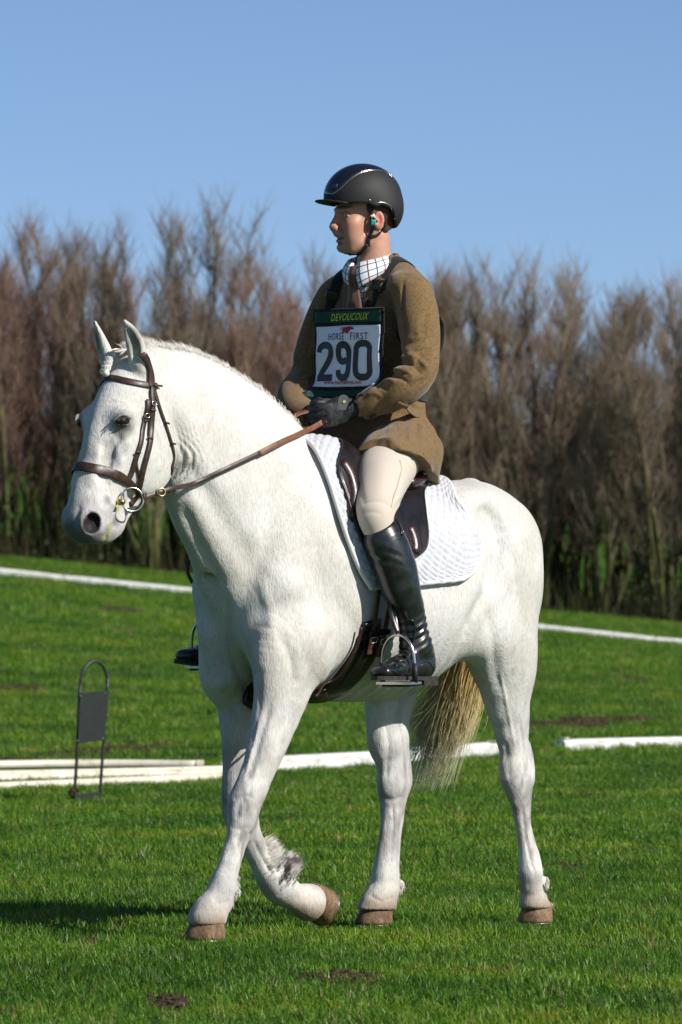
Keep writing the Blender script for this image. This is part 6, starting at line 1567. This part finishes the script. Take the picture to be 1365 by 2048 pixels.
Pc, Nc = onto([hp(739, 408, .088), hp(740, 430, .086), hp(739, 455, .078), hp(738, 478, .066), hp(735, 490, .054)], rbv, .003, 27)
Nc = np.tile(unit(LD*.9+FD*.3), (27, 1))
for a, b__, w_, mt_, o_ in ((9, 14, .0150, M['teal'], .0030), (6, 9, .0140, M['padtrim'], .0030), (7, 9, .007, M['redtag'], .0050)):
    v, q = ribbon(Pc[a:b__]+Nc[a:b__]*o_, Nc[a:b__], w_, .004); rid.part('tag', v, q, mt_, parent=hel)
v, q = uvsphere(hp(736, 489, .056)+np.array([.0, .004, 0]), (.006, .004, .008), 8, 6); rid.part('buckle', v, q, M['steel'], parent=hel)

# ------------------------------------------------------------ number bib
BW, BZ1, BZ0 = .155, 1.985, 1.700
nu, nv = 42, 44
G = np.zeros((nv, nu, 3))
for i in range(nv):
    for j in range(nu):
        w_ = -BW+2*BW*j/(nu-1); z_ = BZ1-(BZ1-BZ0)*i/(nv-1)
        w_ *= 1-.04*math.sin(math.pi*i/(nv-1))
        h = jb.ray_cast(Vector((.5, w_, z_)), Vector((-1, 0, 0)))
        l_ = h[0][0] if h[0] is not None else -.10
        G[i, j] = (max(l_, -.050)+.010, w_, z_)
for _ in range(14):
    p = G[:, :, 0]; q_ = np.pad(p, 1, mode='edge'); sm = (q_[:-2, 1:-1]+q_[2:, 1:-1]+q_[1:-1, :-2]+q_[1:-1, 2:])/4; G[:, :, 0] = np.maximum(sm, p*.0+sm)
G[:, :, 0] += .018
for i in range(nv):
    for j in range(nu):
        u, v_ = j/(nu-1), i/(nv-1)
        G[i, j, 0] += .0015*math.sin(u*17+v_*5)*v_ + .002*math.sin(v_*14+u*7) + .012*v_*v_*(1-u)
v, q, BT = shell(G, .003)
M['bibblack'] = cloth('black_bib_cloth', (.012, .012, .013), rough=.8); bib = rid.part('number_bib', v, q, M['bibblack'])
Bn = grid_normals(G); Bn = np.where(Bn[:, :, :1] < 0, -Bn, Bn)
def bibpt(u, v_, off):
    x = np.clip(u, 0, 1)*(nu-1); y = np.clip(v_, 0, 1)*(nv-1); j = min(int(x), nu-2); i = min(int(y), nv-2); a, b__ = x-j, y-i
    g = G[i, j]*(1-a)*(1-b__)+G[i, j+1]*a*(1-b__)+G[i+1, j]*(1-a)*b__+G[i+1, j+1]*a*b__; nn = unit(Bn[i, j]); return g+nn*off
def patch(name, u0, u1, v0, v1, mt, off, nx=30, ny=24, warp=None):
    P = np.array([[bibpt(u0+(u1-u0)*j/(nx-1)+(warp(i/(ny-1), j/(nx-1)) if warp else 0), v0+(v1-v0)*i/(ny-1), off) for j in range(nx)] for i in range(ny)])
    v, q, _ = shell(P, .0010); return rid.part(name, v, q, mt, parent=bib)
M['green'] = cloth('bottle_green_cloth', (.004, .055, .035), rough=.6)
M['plastic'] = mat('number_panel_plastic', (.80, .83, .92), rough=.25, spec=.5, build=lambda nt, b: bump(nt, b, noise(nt, 30, 3, .5).outputs[0], .35, .006))
patch('header', .035, .965, .035, .155, M['green'], .0035)
patch('header', .06, .94, .915, .985, M['green'], .0035)
pan = patch('number_panel', .045, .955, .195, .875, M['plastic'], .0042, 40, 40)
M['ink'] = mat('dark_ink', (.035, .036, .036), rough=.4, build=lambda nt, b: nt.links.new(ramp(nt, noise(nt, 220, 3, .7).outputs[0], [(.33, (.16, .17, .19)), (.40, (.03, .031, .031))]).outputs[0], b.inputs['Base Color']))
M['redink'] = mat('red_ink', (.42, .012, .03), rough=.45); M['lime'] = mat('lime_thread', (.50, .62, .02), rough=.6)
def text(name, body, u0, u1, v0, v1, mt, shear=0, weight=0.0, rise=0.0, off=.0062):
    cu = bpy.data.curves.new('lettering', 'FONT'); cu.body = body; cu.offset = weight; cu.shear = shear; cu.resolution_u = 3; cu.space_character = 1.12
    o = bpy.data.objects.new('lettering', cu); col.objects.link(o); bpy.context.view_layer.update()
    me = o.to_mesh(); V = np.array([v.co[:] for v in me.vertices]); F = [tuple(p.vertices) for p in me.polygons]; o.to_mesh_clear(); bpy.data.objects.remove(o); bpy.data.curves.remove(cu)
    mn, mx = V.min(0), V.max(0); U = u0+(V[:, 0]-mn[0])/(mx[0]-mn[0])*(u1-u0); W_ = v1-(V[:, 1]-mn[1])/(mx[1]-mn[1])*(v1-v0)-rise*(U-u0)
    P = np.array([bibpt(a, b__, off) for a, b__ in zip(U, W_)]); return rid.part(name, P, F, mt, smooth=False, parent=bib)
text('lettering', 'DEVOUCOUX', .26, .80, .055, .138, M['lime'], shear=.35, weight=.012, rise=.0, off=.0056)
text('lettering', 'HORSE', .225, .475, .275, .352, M['ink'], weight=.006)
text('lettering', 'FIRST', .560, .790, .275, .352, M['ink'], weight=.006)
text('lettering', 'www.horsefirst.net', .19, .70, .800, .845, M['redink'], weight=.016)
# red horse head mark with a streaming mane
def poly(name, pts, mt, off=.0064):
    P = [bibpt(u, v_, off) for u, v_ in pts]; c = np.mean(P, 0); m = len(P)
    return rid.part(name, P+[c], [(i, (i+1) % m, m) for i in range(m)], mt, smooth=False, parent=bib)
poly('mark', [(.47, .222), (.53, .206), (.58, .212), (.61, .232), (.605, .243), (.58, .240), (.555, .250), (.530, .285), (.510, .290), (.50, .255)], M['redink'])
for k, (a, b__) in enumerate(((.216, .222), (.231, .238), (.248, .255), (.263, .268))):
    poly('mark', [(.50, a), (.46-.0*k, a-.003), (.42+.012*k, b__), (.385+.02*k, b__), (.42, b__+.006), (.47, b__+.007), (.51, a+.012)], M['redink'], .0066)
# the digits: outlines of constant stroke
def stroke(pts, hw, off, name='digit', n=30):
    P = spline([p+(0, ) for p in pts], n)[:, :2] if len(pts) > 2 else np.array([np.array(pts[0])+(np.array(pts[1])-np.array(pts[0]))*t for t in np.linspace(0, 1, n)])
    asp = (BZ1-BZ0)/(2*BW); Q = P*np.array([1, asp]); T = np.gradient(Q, axis=0); T /= np.linalg.norm(T, axis=1)[:, None]
    nn = np.stack([-T[:, 1], T[:, 0]], 1); A = (Q+nn*hw)/np.array([1, asp]); B_ = (Q-nn*hw)/np.array([1, asp])
    V = [bibpt(a, b__, off) for a, b__ in A]+[bibpt(a, b__, off) for a, b__ in B_]; m = len(P)
    return V, [(i, i+1, m+i+1, m+i) for i in range(m-1)]
def digit(strokes, hw=.036):
    ps = [stroke(s_, hw, .0062+.00035*k) for k, s_ in enumerate(strokes)]; V, F = join(ps); rid.part('digit', V, F, M['ink'], smooth=False, parent=bib)
dx, dv0, dv1 = .0, .405, .755
digit([[(0.099, 0.486), (0.106, 0.439), (0.148, 0.410), (0.209, 0.408), (0.262, 0.439), (0.267, 0.497), (0.246, 0.555), (0.191, 0.639), (0.136, 0.712), (0.103, 0.777)], [(0.079, 0.772), (0.295, 0.772)]])
digit([[(0.498, 0.565), (0.472, 0.591), (0.429, 0.591), (0.389, 0.560), (0.380, 0.492), (0.392, 0.434), (0.441, 0.402), (0.496, 0.413), (0.526, 0.455), (0.530, 0.534), (0.530, 0.649), (0.520, 0.723), (0.484, 0.767), (0.429, 0.773), (0.384, 0.738), (0.376, 0.686)]])
digit([[(0.722, 0.395), (0.767, 0.399), (0.811, 0.434), (0.818, 0.502), (0.818, 0.670), (0.811, 0.728), (0.770, 0.767), (0.722, 0.771), (0.676, 0.767), (0.637, 0.728), (0.630, 0.670), (0.630, 0.502), (0.637, 0.434), (0.679, 0.399), (0.724, 0.395)]])
# straps of the bib
def jstrap(pts, w=.036): return strap(rid, 'bib_strap', pts, w, M['bibblack'], off=.006, t=.003, n=40, bv=jb, parent=bib)
jstrap([(732, 632), (746, 602), (760, 575), (774, 548), (790, 524), (-.16, .085, 2.125), (-.22, .09, 2.09), (-.28, .09, 2.0)])
jstrap([(657, 636), (664, 604), (673, 575), (684, 548), (694, 532), (-.16, -.085, 2.12), (-.22, -.09, 2.08)])
M['webbing'] = mat('shiny_black_plastic', (.012, .012, .014), rough=.25)
for a in ((667, 590), (761, 572)):
    s_ = surf(*a, jb); strap(rid, 'slider_buckle', [(a[0]-1, a[1]+9), (a[0]+2, a[1]-9)], .044, M['webbing'], off=.011, t=.005, n=6, bv=jb, parent=bib)
jstrap([(-.05, .150, 1.90), (-.12, .185, 1.88), (-.22, .17, 1.87), (-.30, .08, 1.87), (-.31, 0, 1.87)], .05)
jstrap([(-.06, .150, 1.73), (-.12, .16, 1.72), (-.22, .15, 1.71), (-.29, .06, 1.71)], .04)
P = spline([lwz(872, 632, .10), lwz(879, 650, .10), lwz(877, 690, .10), lwz(868, 715, .10)], 16); v, q = ribbon(P, np.tile([-1, .2, 0], (16, 1)), .05, .006); rid.part('bib_strap', v, q, M['bibblack'], parent=bib)
